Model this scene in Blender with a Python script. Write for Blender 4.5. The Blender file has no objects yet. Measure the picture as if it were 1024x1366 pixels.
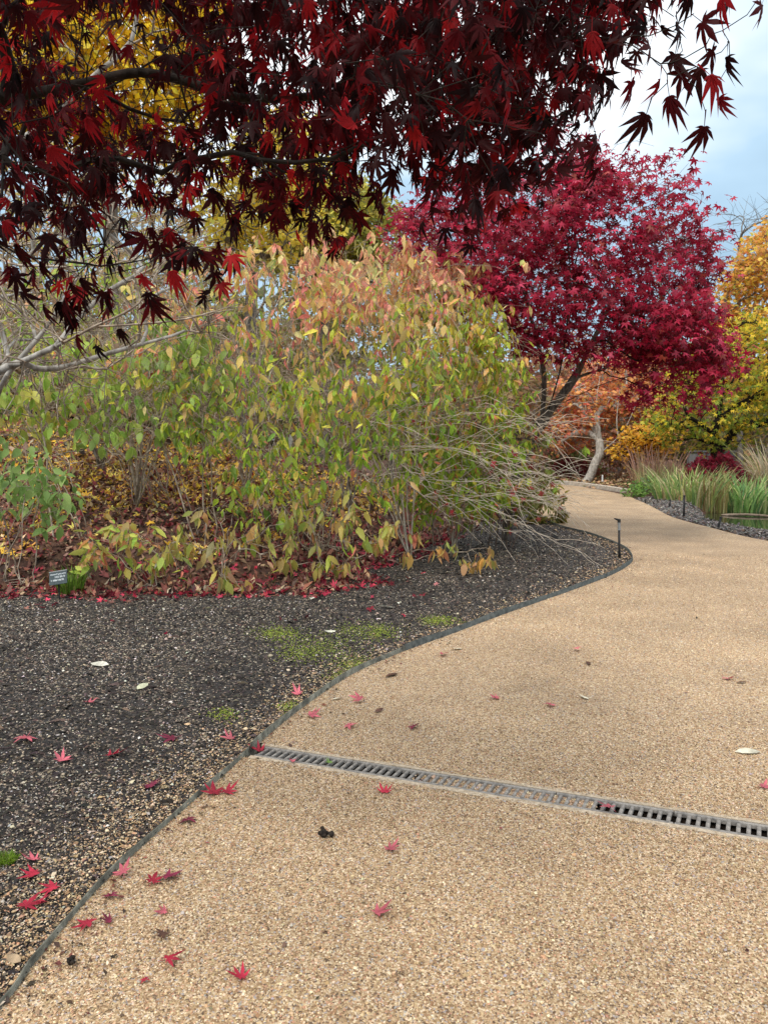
import bpy, bmesh, math
import numpy as np
from mathutils import Vector, Matrix

SC = bpy.context.scene
COL = SC.collection
rng = np.random.default_rng(11)

# ------------------------------------------------------------------ camera
F, CX, CY, EYE = 1032.0, 512.0, 683.0, 1.6
PITCH = math.radians(5.15)
cd = bpy.data.cameras.new('camera')
cam = bpy.data.objects.new('camera', cd)
COL.objects.link(cam)
cam.location = (0, 0, EYE)
cam.rotation_euler = (math.pi / 2 - PITCH, 0, 0)
cd.sensor_fit = 'VERTICAL'
cd.angle = 2 * math.atan(683.0 / F)
cd.clip_start = 0.05
cd.clip_end = 3000
SC.camera = cam

# ------------------------------------------------------------------ light
SUN_EL, SUN_AZ = math.radians(54), math.radians(205)      # azimuth clockwise from +Y
sun_dir = Vector((math.sin(SUN_AZ) * math.cos(SUN_EL), math.cos(SUN_AZ) * math.cos(SUN_EL), math.sin(SUN_EL)))
sl = bpy.data.lights.new('sun', 'SUN')
sl.energy = 1.5
sl.angle = math.radians(24)
sl.color = (1.0, 0.95, 0.88)
sun = bpy.data.objects.new('sun', sl)
COL.objects.link(sun)
sun.rotation_euler = sun_dir.to_track_quat('Z', 'Y').to_euler()
sun.location = (5, 10, 30)

SC.view_settings.view_transform = 'Standard'
SC.view_settings.look = 'None'
SC.view_settings.gamma = 1
SC.view_settings.use_curve_mapping = False
SC.view_settings.exposure = 0.88

world = bpy.data.worlds.new('World')
SC.world = world
world.use_nodes = True
wt = world.node_tree
wt.nodes.clear()
wn, wl = wt.nodes.new, wt.links.new
w_out = wn('ShaderNodeOutputWorld')
w_bg = wn('ShaderNodeBackground')
w_bg.inputs['Strength'].default_value = 0.1
w_sky = wn('ShaderNodeTexSky')
w_sky.sky_type = 'NISHITA'
w_sky.sun_disc = False
w_sky.sun_elevation = SUN_EL
w_sky.sun_rotation = SUN_AZ
w_tc = wn('ShaderNodeTexCoord')
w_map = wn('ShaderNodeMapping')
w_map.inputs['Scale'].default_value = (1.0, 1.0, 2.2)
w_map.inputs['Location'].default_value = (7.15, 3.7, 1.88)
w_n = wn('ShaderNodeTexNoise')
w_n.inputs['Scale'].default_value = 1.9
w_n.inputs['Detail'].default_value = 5
w_n.inputs['Roughness'].default_value = 0.5
wl(w_tc.outputs['Generated'], w_map.inputs['Vector'])
wl(w_map.outputs['Vector'], w_n.inputs['Vector'])
w_sep = wn('ShaderNodeSeparateXYZ')
wl(w_tc.outputs['Generated'], w_sep.inputs['Vector'])
w_glow = wn('ShaderNodeMapRange')                        # an overcast sky is brighter towards the zenith
w_glow.inputs['From Min'].default_value = 0.0
w_glow.inputs['From Max'].default_value = 0.8
w_glow.inputs['To Min'].default_value = -0.14
w_glow.inputs['To Max'].default_value = 0.40
wl(w_sep.outputs['Z'], w_glow.inputs['Value'])
w_add = wn('ShaderNodeMath'); w_add.operation = 'ADD'
wl(w_n.outputs['Fac'], w_add.inputs[0]); wl(w_glow.outputs['Result'], w_add.inputs[1])
w_cr = wn('ShaderNodeValToRGB')
cr = w_cr.color_ramp
cr.elements[0].position = 0.34; cr.elements[0].color = (0.22, 0.34, 0.45, 1)
cr.elements[1].position = 0.78; cr.elements[1].color = (0.97, 0.99, 1.0, 1)
e = cr.elements.new(0.56); e.color = (0.38, 0.53, 0.65, 1)
wl(w_add.outputs['Value'], w_cr.inputs['Fac'])
w_sc = wn('ShaderNodeMix'); w_sc.data_type = 'RGBA'; w_sc.blend_type = 'MULTIPLY'
w_sc.inputs['Factor'].default_value = 1
w_sc.inputs['B'].default_value = (8.6, 8.6, 8.6, 1)
w_sc.clamp_result = False
wl(w_cr.outputs['Color'], w_sc.inputs['A'])
w_mix = wn('ShaderNodeMix'); w_mix.data_type = 'RGBA'
w_mix.inputs['Factor'].default_value = 0.86
wl(w_sky.outputs['Color'], w_mix.inputs['A'])
wl(w_sc.outputs['Result'], w_mix.inputs['B'])
wl(w_mix.outputs['Result'], w_bg.inputs['Color'])
wl(w_bg.outputs['Background'], w_out.inputs['Surface'])

# ------------------------------------------------------------------ geometry helpers
SP, CP = math.sin(PITCH), math.cos(PITCH)


def ray(px, py):
    a, b = (px - CX) / F, (CY - py) / F
    return np.array([a, CP + b * SP, -SP + b * CP])


def at(px, py, Y):
    d = ray(px, py)
    return np.array([0, 0, EYE]) + d * (Y / d[1])


def gnd(px, py, z=0.0):
    d = ray(px, py)
    return np.array([0, 0, EYE]) + d * ((z - EYE) / d[2])


def to_px(P):
    P = np.atleast_2d(P) - np.array([0, 0, EYE])
    dep = P[:, 1] * CP - P[:, 2] * SP
    up = P[:, 1] * SP + P[:, 2] * CP
    dep = np.where(np.abs(dep) < 1e-3, 1e-3, dep)
    return CX + F * P[:, 0] / dep, CY - F * up / dep, dep


def catmull(pts, n=6):
    pts = [np.array(p, float) for p in pts]
    q = [2 * pts[0] - pts[1]] + pts + [2 * pts[-1] - pts[-2]]
    out = []
    for i in range(1, len(q) - 2):
        for k in range(n):
            t = k / n
            out.append(0.5 * ((2 * q[i]) + (-q[i - 1] + q[i + 1]) * t + (2 * q[i - 1] - 5 * q[i] + 4 * q[i + 1] - q[i + 2]) * t * t
                              + (-q[i - 1] + 3 * q[i] - 3 * q[i + 1] + q[i + 2]) * t ** 3))
    out.append(pts[-1])
    return np.array(out)


def inpoly(x, y, poly):
    x, y = np.asarray(x, float), np.asarray(y, float)
    r = np.zeros(x.shape, bool)
    n = len(poly)
    for i in range(n):
        x1, y1 = poly[i][0], poly[i][1]
        x2, y2 = poly[(i + 1) % n][0], poly[(i + 1) % n][1]
        if y1 == y2:
            continue
        c = ((y1 > y) != (y2 > y)) & (x < (x2 - x1) * (y - y1) / (y2 - y1) + x1)
        r ^= c
    return r


def pdist(x, y, line, closed=True):
    x, y = np.asarray(x, float), np.asarray(y, float)
    best = np.full(x.shape, 1e9)
    n = len(line)
    for i in range(n if closed else n - 1):
        a, b = line[i], line[(i + 1) % n]
        dx, dy = b[0] - a[0], b[1] - a[1]
        L = dx * dx + dy * dy + 1e-12
        t = np.clip(((x - a[0]) * dx + (y - a[1]) * dy) / L, 0, 1)
        best = np.minimum(best, (x - a[0] - t * dx) ** 2 + (y - a[1] - t * dy) ** 2)
    return np.sqrt(best)


def sdist(x, y, poly):
    d = pdist(x, y, poly)
    return np.where(inpoly(x, y, poly), d, -d)


def noise2(seed, freq, n=7):
    r = np.random.default_rng(seed)
    k = r.normal(0, freq, (n, 2)); ph = r.uniform(0, 6.28, n)
    return lambda x, y: sum(np.sin(k[i, 0] * x + k[i, 1] * y + ph[i]) for i in range(n)) / math.sqrt(n / 2) * 0.5


def make_mesh(name, V, faces, mat, tint=None, smooth=False, origin=(0, 0, 0)):
    me = bpy.data.meshes.new(name)
    V = np.asarray(V, np.float64) - np.asarray(origin, float)
    if not isinstance(faces, list):
        faces = [faces]
    faces = [np.asarray(f, np.int32) for f in faces if len(f)]
    me.vertices.add(len(V))
    me.vertices.foreach_set('co', V.astype(np.float32).ravel())
    loops = np.concatenate([f.ravel() for f in faces])
    tot = np.concatenate([np.full(len(f), f.shape[1], np.int32) for f in faces])
    start = np.concatenate([[0], np.cumsum(tot)[:-1]]).astype(np.int32)
    me.loops.add(len(loops))
    me.loops.foreach_set('vertex_index', loops.astype(np.int32))
    me.polygons.add(len(tot))
    me.polygons.foreach_set('loop_start', start)
    if smooth:
        me.polygons.foreach_set('use_smooth', np.ones(len(tot), bool))
    if tint is not None:
        at_ = me.attributes.new('tint', 'FLOAT_COLOR', 'POINT')
        c = np.ones((len(V), 4), np.float32)
        c[:, :3] = tint
        at_.data.foreach_set('color', c.ravel())
    me.update(calc_edges=True)
    me.validate()
    if mat:
        me.materials.append(mat)
    return me


def obj(name, me, parent=None, loc=None, kind=None):
    o = bpy.data.objects.new(name, me)
    COL.objects.link(o)
    if parent is not None:
        o.parent = parent
    if loc is not None:
        o.location = loc
    if kind:
        o['kind'] = kind
    return o


def tag(o, label, cat, group=None):
    o['label'] = label
    o['category'] = cat
    if group:
        o['group'] = group
    return o


def thing(name, label, cat, loc=(0, 0, 0), group=None):
    o = bpy.data.objects.new(name, None)
    COL.objects.link(o)
    o.location = tuple(float(c) for c in loc)
    o.empty_display_size = 0.1
    return tag(o, label, cat, group)


def bm_mesh(name, bm, mat, smooth=False):
    me = bpy.data.meshes.new(name)
    bm.normal_update()
    bm.to_mesh(me)
    bm.free()
    me.materials.append(mat)
    if smooth:
        me.polygons.foreach_set('use_smooth', np.ones(len(me.polygons), bool))
    return me


def bm_box(bm, c, s, rot=None, bevel=0.0):
    r = bmesh.ops.create_cube(bm, size=1)
    M = Matrix.Translation(c) @ (rot.to_4x4() if rot else Matrix.Identity(4)) @ Matrix.Diagonal((s[0], s[1], s[2], 1))
    bmesh.ops.transform(bm, matrix=M, verts=r['verts'])
    if bevel:
        es = list({e for v in r['verts'] for e in v.link_edges})
        bmesh.ops.bevel(bm, geom=es, offset=bevel, segments=2, affect='EDGES')


# ------------------------------------------------------------------ materials
def new_mat(name):
    m = bpy.data.materials.new(name)
    m.use_nodes = True
    nt = m.node_tree
    nt.nodes.clear()
    out = nt.nodes.new('ShaderNodeOutputMaterial')
    p = nt.nodes.new('ShaderNodeBsdfPrincipled')
    nt.links.new(p.outputs[0], out.inputs['Surface'])
    return m, nt, p, out


def leaf_mat(name, trans=0.35, rough=0.5, gain=1.4, spec=0.3):
    m, nt, p, out = new_mat(name)
    a = nt.nodes.new('ShaderNodeAttribute'); a.attribute_name = 'tint'
    tc = nt.nodes.new('ShaderNodeTexCoord')
    n = nt.nodes.new('ShaderNodeTexNoise'); n.inputs['Scale'].default_value = 35; n.inputs['Detail'].default_value = 3
    nt.links.new(tc.outputs['Object'], n.inputs['Vector'])
    mr = nt.nodes.new('ShaderNodeMapRange')
    mr.inputs['From Min'].default_value = 0.3; mr.inputs['From Max'].default_value = 0.7
    mr.inputs['To Min'].default_value = 0.7; mr.inputs['To Max'].default_value = 1.25
    nt.links.new(n.outputs['Fac'], mr.inputs['Value'])
    mu = nt.nodes.new('ShaderNodeMix'); mu.data_type = 'RGBA'; mu.blend_type = 'MULTIPLY'; mu.inputs['Factor'].default_value = 1
    nt.links.new(a.outputs['Color'], mu.inputs['A']); nt.links.new(mr.outputs['Result'], mu.inputs['B'])
    nt.links.new(mu.outputs['Result'], p.inputs['Base Color'])
    p.inputs['Roughness'].default_value = rough
    p.inputs['Specular IOR Level'].default_value = spec
    t = nt.nodes.new('ShaderNodeBsdfTranslucent')
    g = nt.nodes.new('ShaderNodeMix'); g.data_type = 'RGBA'; g.blend_type = 'MULTIPLY'; g.inputs['Factor'].default_value = 1
    g.inputs['B'].default_value = (gain, gain, gain, 1)
    nt.links.new(mu.outputs['Result'], g.inputs['A'])
    nt.links.new(g.outputs['Result'], t.inputs['Color'])
    mx = nt.nodes.new('ShaderNodeMixShader'); mx.inputs[0].default_value = trans
    nt.links.new(p.outputs[0], mx.inputs[1]); nt.links.new(t.outputs[0], mx.inputs[2])
    nt.links.new(mx.outputs[0], out.inputs['Surface'])
    return m


def tint_mat(name, rough=0.8, spec=0.25):
    m, nt, p, out = new_mat(name)
    a = nt.nodes.new('ShaderNodeAttribute'); a.attribute_name = 'tint'
    nt.links.new(a.outputs['Color'], p.inputs['Base Color'])
    p.inputs['Roughness'].default_value = rough
    p.inputs['Specular IOR Level'].default_value = spec
    return m


def noise_mat(name, c1, c2, scale=20, rough=0.8, bump=0.3, detail=5, c3=None, metallic=0.0, stretch=None, dist=0.01):
    m, nt, p, out = new_mat(name)
    tc = nt.nodes.new('ShaderNodeTexCoord')
    src = tc.outputs['Object']
    if stretch:
        mp = nt.nodes.new('ShaderNodeMapping'); mp.inputs['Scale'].default_value = stretch
        nt.links.new(src, mp.inputs['Vector']); src = mp.outputs['Vector']
    n = nt.nodes.new('ShaderNodeTexNoise'); n.inputs['Scale'].default_value = scale; n.inputs['Detail'].default_value = detail
    n.inputs['Roughness'].default_value = 0.65
    nt.links.new(src, n.inputs['Vector'])
    r = nt.nodes.new('ShaderNodeValToRGB')
    r.color_ramp.elements[0].position = 0.33; r.color_ramp.elements[0].color = (*c1, 1)
    r.color_ramp.elements[1].position = 0.67; r.color_ramp.elements[1].color = (*c2, 1)
    if c3:
        e = r.color_ramp.elements.new(0.5); e.color = (*c3, 1)
    nt.links.new(n.outputs['Fac'], r.inputs['Fac'])
    nt.links.new(r.outputs['Color'], p.inputs['Base Color'])
    p.inputs['Roughness'].default_value = rough
    p.inputs['Metallic'].default_value = metallic
    p.inputs['Specular IOR Level'].default_value = 0.2
    b = nt.nodes.new('ShaderNodeBump'); b.inputs['Strength'].default_value = bump; b.inputs['Distance'].default_value = dist
    nt.links.new(n.outputs['Fac'], b.inputs['Height'])
    nt.links.new(b.outputs['Normal'], p.inputs['Normal'])
    return m


def gravel_mat(name, cols, scale, macro, rough=0.85):
    """voronoi cells, each with a pebble's colour, for the surface under and beyond the modelled pebbles"""
    m, nt, p, out = new_mat(name)
    tc = nt.nodes.new('ShaderNodeTexCoord')
    v = nt.nodes.new('ShaderNodeTexVoronoi'); v.inputs['Scale'].default_value = scale
    nt.links.new(tc.outputs['Object'], v.inputs['Vector'])
    sep = nt.nodes.new('ShaderNodeSeparateColor')
    nt.links.new(v.outputs['Color'], sep.inputs['Color'])
    r = nt.nodes.new('ShaderNodeValToRGB'); r.color_ramp.interpolation = 'CONSTANT'
    els = r.color_ramp.elements
    while len(els) < len(cols):
        els.new(0.5)
    acc = 0
    for i, (wgt, c) in enumerate(cols):
        els[i].position = acc; els[i].color = (*c, 1); acc += wgt
    nt.links.new(sep.outputs['Red'], r.inputs['Fac'])
    n = nt.nodes.new('ShaderNodeTexNoise'); n.inputs['Scale'].default_value = 1.3; n.inputs['Detail'].default_value = 6
    nt.links.new(tc.outputs['Object'], n.inputs['Vector'])
    mr = nt.nodes.new('ShaderNodeMapRange')
    mr.inputs['From Min'].default_value = 0.3; mr.inputs['From Max'].default_value = 0.7
    mr.inputs['To Min'].default_value = macro[0]; mr.inputs['To Max'].default_value = macro[1]
    nt.links.new(n.outputs['Fac'], mr.inputs['Value'])
    mu = nt.nodes.new('ShaderNodeMix'); mu.data_type = 'RGBA'; mu.blend_type = 'MULTIPLY'; mu.inputs['Factor'].default_value = 1
    nt.links.new(r.outputs['Color'], mu.inputs['A']); nt.links.new(mr.outputs['Result'], mu.inputs['B'])
    nt.links.new(mu.outputs['Result'], p.inputs['Base Color'])
    p.inputs['Roughness'].default_value = rough
    b = nt.nodes.new('ShaderNodeBump'); b.inputs['Strength'].default_value = 0.6; b.inputs['Distance'].default_value = 0.006
    b.invert = True
    nt.links.new(v.outputs['Distance'], b.inputs['Height'])
    nt.links.new(b.outputs['Normal'], p.inputs['Normal'])
    return m


TAN = [(0.27, (0.39, 0.262, 0.142)), (0.22, (0.51, 0.365, 0.215)), (0.17, (0.26, 0.158, 0.08)), (0.14, (0.65, 0.515, 0.35)),
       (0.09, (0.14, 0.09, 0.055)), (0.06, (0.36, 0.31, 0.28)), (0.05, (0.46, 0.25, 0.15))]
DARK = [(0.56, (0.017, 0.0145, 0.0135)), (0.22, (0.034, 0.027, 0.024)), (0.08, (0.075, 0.058, 0.045)), (0.07, (0.30, 0.24, 0.18)), (0.07, (0.012, 0.011, 0.011))]
M_path = gravel_mat('tan_gravel', TAN, 140, (0.74, 1.10))
M_soil = gravel_mat('dark_mulch', DARK, 80, (0.7, 1.25))
M_ground = noise_mat('leaf_mould', (0.035, 0.02, 0.014), (0.13, 0.075, 0.045), 9, 0.95, 0.7, 8, (0.07, 0.035, 0.026), dist=0.03)
M_pebble = tint_mat('pebble', 0.75, 0.3)
M_chip = tint_mat('mulch_chip', 0.85, 0.2)
M_bank = noise_mat('bank_mulch', (0.08, 0.075, 0.07), (0.36, 0.34, 0.32), 30, 0.95, 0.7, 6, (0.19, 0.18, 0.17), dist=0.03)
M_leaf_backlit = leaf_mat('backlit_red_leaf', 0.42, 0.55, 2.2, 0.12)
M_leaf_red = leaf_mat('crimson_leaf', 0.38, 0.5, 1.3)
M_leaf = leaf_mat('leaf', 0.42, 0.5, 1.5)
M_dry = leaf_mat('fallen_leaf', 0.12, 0.6, 1.0, 0.2)
M_bark_dark = noise_mat('dark_bark', (0.010, 0.008, 0.006), (0.036, 0.026, 0.02), 40, 0.9, 0.5, stretch=(1, 1, 0.3))  # colour darkened so the overhanging limbs look like backlit silhouettes
M_bark_grey = noise_mat('grey_bark', (0.10, 0.085, 0.07), (0.30, 0.27, 0.23), 26, 0.85, 0.5, c3=(0.19, 0.165, 0.14), stretch=(1, 1, 0.35))
M_bark_brown = noise_mat('grey_brown_bark', (0.055, 0.045, 0.038), (0.20, 0.17, 0.145), 26, 0.85, 0.5, c3=(0.115, 0.097, 0.082), stretch=(1, 1, 0.35))
M_bark_pale = noise_mat('pale_bark', (0.17, 0.15, 0.125), (0.52, 0.49, 0.44), 14, 0.8, 0.4, c3=(0.36, 0.335, 0.295), stretch=(1, 1, 0.4))
M_twig_pale = noise_mat('pale_twig', (0.15, 0.11, 0.08), (0.56, 0.48, 0.38), 9, 0.8, 0.2, c3=(0.31, 0.245, 0.185))
M_twig_cream = noise_mat('cream_twig', (0.30, 0.24, 0.18), (0.68, 0.60, 0.49), 9, 0.8, 0.2, c3=(0.50, 0.42, 0.33))
M_twig_brown = noise_mat('brown_twig', (0.07, 0.045, 0.035), (0.24, 0.165, 0.125), 14, 0.85, 0.2)
M_metal = noise_mat('weathered_edging', (0.05, 0.048, 0.038), (0.28, 0.27, 0.215), 14, 0.6, 0.3, 8, (0.13, 0.127, 0.10))
M_metal_dark = noise_mat('dark_edging', (0.03, 0.035, 0.032), (0.11, 0.115, 0.105), 18, 0.6, 0.2)
M_iron = noise_mat('dusty_iron', (0.12, 0.112, 0.105), (0.34, 0.31, 0.275), 30, 0.65, 0.25, 6)
M_conc = noise_mat('pale_concrete', (0.27, 0.205, 0.135), (0.56, 0.465, 0.35), 45, 0.9, 0.5, 8)
M_trough = noise_mat('drain_mud', (0.012, 0.010, 0.009), (0.06, 0.042, 0.03), 40, 0.9, 0.4)
M_black = noise_mat('black_plastic', (0.012, 0.012, 0.013), (0.03, 0.03, 0.03), 30, 0.5, 0.1)
M_greyp = noise_mat('grey_fitting', (0.16, 0.165, 0.165), (0.30, 0.31, 0.31), 40, 0.5, 0.1)
M_plate = noise_mat('slate_plate', (0.035, 0.05, 0.055), (0.06, 0.078, 0.082), 30, 0.4, 0.05)
M_white = noise_mat('white_print', (0.62, 0.66, 0.67), (0.8, 0.83, 0.83), 30, 0.6, 0.0)
M_wall = noise_mat('grey_wall', (0.12, 0.12, 0.12), (0.24, 0.24, 0.235), 5, 0.9, 0.3)
M_stone = noise_mat('kerb_stone', (0.38, 0.33, 0.27), (0.62, 0.56, 0.48), 8, 0.9, 0.3)
M_log = noise_mat('weathered_log', (0.10, 0.07, 0.05), (0.26, 0.20, 0.15), 12, 0.9, 0.4)
M_clod = noise_mat('dark_clod', (0.008, 0.007, 0.006), (0.04, 0.028, 0.02), 60, 0.8, 0.5)
mw, nt, p, out = new_mat('pond_water')
p.inputs['Base Color'].default_value = (0.020, 0.024, 0.012, 1)
p.inputs['Roughness'].default_value = 0.06
wnz = nt.nodes.new('ShaderNodeTexNoise'); wnz.inputs['Scale'].default_value = 6; wnz.inputs['Detail'].default_value = 3
wb = nt.nodes.new('ShaderNodeBump'); wb.inputs['Strength'].default_value = 0.12; wb.inputs['Distance'].default_value = 0.02
nt.links.new(wnz.outputs['Fac'], wb.inputs['Height']); nt.links.new(wb.outputs['Normal'], p.inputs['Normal'])
M_water = mw

# ------------------------------------------------------------------ plan of the ground
EDGE_PX = [(0, 1345), (50, 1280), (130, 1186), (215, 1106), (290, 1041), (335, 1000), (400, 946), (470, 899), (540, 868), (600, 846),
           (680, 816), (760, 788), (812, 768), (837, 754), (842, 744), (827, 729), (784, 713), (740, 701), (722, 690)]
_e0, _e1 = gnd(0, 1345)[:2], gnd(50, 1280)[:2]
edge_pts = [tuple(_e0 + (_e0 - _e1) * k_ + np.array([-0.02, 0.0]) * k_ * k_) for k_ in (14, 9, 5, 2)] + [tuple(gnd(*p_)[:2]) for p_ in EDGE_PX] + [(3.3, 17.0), (3.6, 19.5), (3.4, 22.5), (2.0, 25.5), (-1.5, 28.0), (-8, 31), (-30, 38)]
EDGE = catmull(edge_pts, 6)
right_pts = [(9.0, -4.0), (8.6, 3.0), (7.9, 8.0), (6.7, 11.2), (6.2, 12.8), (6.15, 14.4), (6.2, 16.6), (6.75, 19.6), (7.3, 23.4), (7.25, 26.6), (6.6, 29.5), (3.0, 32.0), (-8, 36), (-30, 44)]
RIGHT = catmull(right_pts, 6)

DA, DB = gnd(338, 1004)[:2], gnd(1018, 1114)[:2]
d_dir = (DB - DA) / np.linalg.norm(DB - DA)
d_nrm = np.array([-d_dir[1], d_dir[0]])                        # towards far side
D_LEN, D_HALF = 4.6, 0.098
i0 = int(np.argmin(np.hypot(EDGE[:, 0] - DA[0], EDGE[:, 1] - DA[1])))
DA = EDGE[i0].copy()
near_a, far_a = DA - d_nrm * D_HALF, DA + d_nrm * D_HALF
near_b, far_b = near_a + d_dir * D_LEN, far_a + d_dir * D_LEN
ed_y = EDGE[:, 1]


def edge_x_at(i):
    return EDGE[i]


def edge_cross(p0, d):
    """where the line p0 + t*d meets the edging near the drain"""
    best = None
    for i in range(max(0, i0 - 12), i0 + 12):
        a, b = EDGE[i], EDGE[i + 1]
        A = np.array([[d[0], -(b - a)[0]], [d[1], -(b - a)[1]]])
        if abs(np.linalg.det(A)) < 1e-9:
            continue
        t, s = np.linalg.solve(A, a - p0)
        if -0.01 <= s <= 1.01 and (best is None or abs(t) < abs(best[0])):
            best = (t, i)
    return p0 + d * best[0], best[1]


nc, ni = edge_cross(near_a, d_dir)
fc, fi = edge_cross(far_a, d_dir)
PATH = [tuple(q) for q in EDGE[:ni + 1]] + [tuple(nc), tuple(near_b), tuple(far_b), tuple(fc)] + [tuple(q) for q in EDGE[fi + 1:]] + [tuple(q) for q in RIGHT[::-1]]
PATH_FULL = [tuple(q) for q in EDGE] + [tuple(q) for q in RIGHT[::-1]]

LIT_PX = [(0, 803), (120, 806), (230, 803), (340, 800), (430, 797), (485, 786), (535, 748), (590, 722), (690, 694)]
LIT = [(-60, 9.0), (-10, 7.9)] + [tuple(gnd(*q)[:2]) for q in LIT_PX]
HILL = LIT + [(2.9, 17), (2.6, 21.5), (0.5, 25), (-10, 29.5), (-60, 40), (-90, 200), (-200, 200), (-200, 9)]
SOIL = [tuple(q) for q in EDGE[:-1]] + [(-30, 9.2), (-30, -4)]
k = int(np.argmin(np.abs(EDGE[:, 1] - 24) + np.abs(EDGE[:, 0] - 2.8)))
SOIL = [tuple(q) for q in EDGE[:k]] + [(1.8, 23), (2.2, 18), (1.4, 14.0), (-0.2, 11.0), (-1.2, 9.2), (-4, 9.0), (-14, 9.2), (-14, -4)]
POND = [tuple(q) for q in catmull([(9.4, 9), (7.7, 12.2), (7.15, 15), (7.45, 17.4), (8.3, 19.6), (11, 23.5), (16, 26), (28, 26), (32, 18), (28, 9), (15, 6.5)], 4)]
hn = noise2(5, 0.5)
hn2 = noise2(6, 2.2)


def hill_h(x, y):
    d = np.clip(sdist(x, y, HILL) + 0.12 * hn2(x, y), 0, None)
    h = 0.30 * (np.sqrt(d * d + 0.25) - 0.5)
    h = 5.5 * (1 - np.exp(-h / 5.5))
    return h * (1 + 0.08 * hn(x, y))


def ground_z(x, y):
    x, y = np.asarray(x, float), np.asarray(y, float)
    s = np.maximum(sdist(x, y, PATH_FULL), sdist(x, y, SOIL))
    base = -0.02 - 0.14 * np.clip(s / 0.5, 0, 1)
    base = base + np.where((x > 6) & (s < 0), 0.06 * np.clip(-s / 0.5, 0, 1), 0)       # the mulched bank stands a little proud
    sp = sdist(x, y, POND)
    base = np.where(sp > -0.6, base - 0.75 * np.clip((sp + 0.6) / 1.2, 0, 1), base)
    return base + hill_h(x, y)


def axis(lo, hi, step, far, n):
    mid = np.arange(lo, hi + 1e-6, step)
    g = np.geomspace(step, far, n)
    return np.concatenate([lo - np.cumsum(g)[::-1], mid, hi + np.cumsum(g)])


gx = axis(-14, 14, 0.28, 120, 26)
gy = axis(-5, 34, 0.28, 120, 26)
X, Y = np.meshgrid(gx, gy)
Z = ground_z(X.ravel(), Y.ravel())
V = np.stack([X.ravel(), Y.ravel(), Z], 1)
nx, ny = len(gx), len(gy)
ii, jj = np.meshgrid(np.arange(nx - 1), np.arange(ny - 1))
a = (jj * nx + ii).ravel()
obj('ground', make_mesh('ground', V, np.stack([a, a + 1, a + 1 + nx, a + nx], 1), M_ground, smooth=True), kind='structure')


ZG = Z.reshape(ny, nx)


def mesh_z(x, y):
    i = np.clip(np.searchsorted(gx, x) - 1, 0, nx - 2); j = np.clip(np.searchsorted(gy, y) - 1, 0, ny - 2)
    u = (x - gx[i]) / (gx[i + 1] - gx[i]); v = (y - gy[j]) / (gy[j + 1] - gy[j])
    return (ZG[j, i] * (1 - u) * (1 - v) + ZG[j, i + 1] * u * (1 - v) + ZG[j + 1, i] * (1 - u) * v + ZG[j + 1, i + 1] * u * v)


def sheet(name, poly, z, mat):
    bm = bmesh.new()
    vs = [bm.verts.new((q[0], q[1], z)) for q in poly]
    es = [bm.edges.new((vs[i], vs[(i + 1) % len(vs)])) for i in range(len(vs))]
    bmesh.ops.triangle_fill(bm, edges=es, use_beauty=True, use_dissolve=False)
    for f in bm.faces:
        if f.normal.z < 0:
            f.normal_flip()
    return obj(name, bm_mesh(name, bm, mat), kind='structure')


sheet('gravel_path', PATH, 0.0, M_path)
sheet('soil_bed', SOIL, 0.006, M_soil)
wv = [(q[0], q[1]) for q in catmull([(8.9, 8), (7.1, 12.2), (6.6, 15), (6.9, 17.7), (7.8, 20.2), (10.6, 24.2), (16, 27), (29, 27), (33, 18), (29, 8), (15, 5.5)], 4)]
sheet('pond_water', wv, -0.24, M_water)

# ------------------------------------------------------------------ scatter builders
OCT_V = np.array([[1, 0, 0], [0, 1, 0], [-1, 0, 0], [0, -1, 0], [0, 0, 1], [0, 0, -1]], float)
OCT_V = OCT_V[:5]
OCT_F = np.array([[0, 1, 4], [1, 2, 4], [2, 3, 4], [3, 0, 4]])         # the buried underside is left out
a5 = np.arange(4) * 2 * np.pi / 4
CONE_V = np.concatenate([np.stack([np.cos(a5), np.sin(a5), -0.25 * np.ones(4)], 1), [[0, 0, 0.8]]])
CONE_F = np.array([[i, (i + 1) % 4, 4] for i in range(4)])
CHIP_V = np.array([[-1, -0.35, -0.1], [1, -0.3, -0.1], [0.9, 0.4, -0.05], [-0.8, 0.3, -0.1], [0.1, 0.02, 0.35]], float)
CHIP_F = np.array([[0, 1, 4], [1, 2, 4], [2, 3, 4], [3, 0, 4]])


def rot_frames(n, tilt, r):
    """random frames: spin about z, then a small tilt"""
    s = r.uniform(0, 2 * np.pi, n)
    tx, ty = r.normal(0, tilt, n), r.normal(0, tilt, n)
    zx = np.stack([tx, ty, np.ones(n)], 1)
    zx /= np.linalg.norm(zx, axis=1, keepdims=True)
    x = np.stack([np.cos(s), np.sin(s), np.zeros(n)], 1)
    x -= zx * (x * zx).sum(1, keepdims=True)
    x /= np.linalg.norm(x, axis=1, keepdims=True)
    y = np.cross(zx, x)
    return np.stack([x, y, zx], 2)


def stamp(TV, TF, P, R, S, C, jit=0.0, r=None):
    """stamp a template at N places: returns verts, faces, tint"""
    n, k_ = len(P), len(TV)
    L = np.broadcast_to(TV[None], (n, k_, 3)).copy()
    if jit:
        L *= 1 + r.uniform(-jit, jit, (n, k_, 1))
    S = np.asarray(S, float)
    if S.ndim == 1:
        S = S[:, None]
    L = L * S[:, None, :]
    W = np.einsum('nij,nkj->nki', R, L) + P[:, None, :]
    Fc = (TF[None] + (np.arange(n) * k_)[:, None, None]).reshape(-1, TF.shape[1])
    Cc = np.repeat(C, k_, axis=0)
    return W.reshape(-1, 3), Fc, Cc


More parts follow.
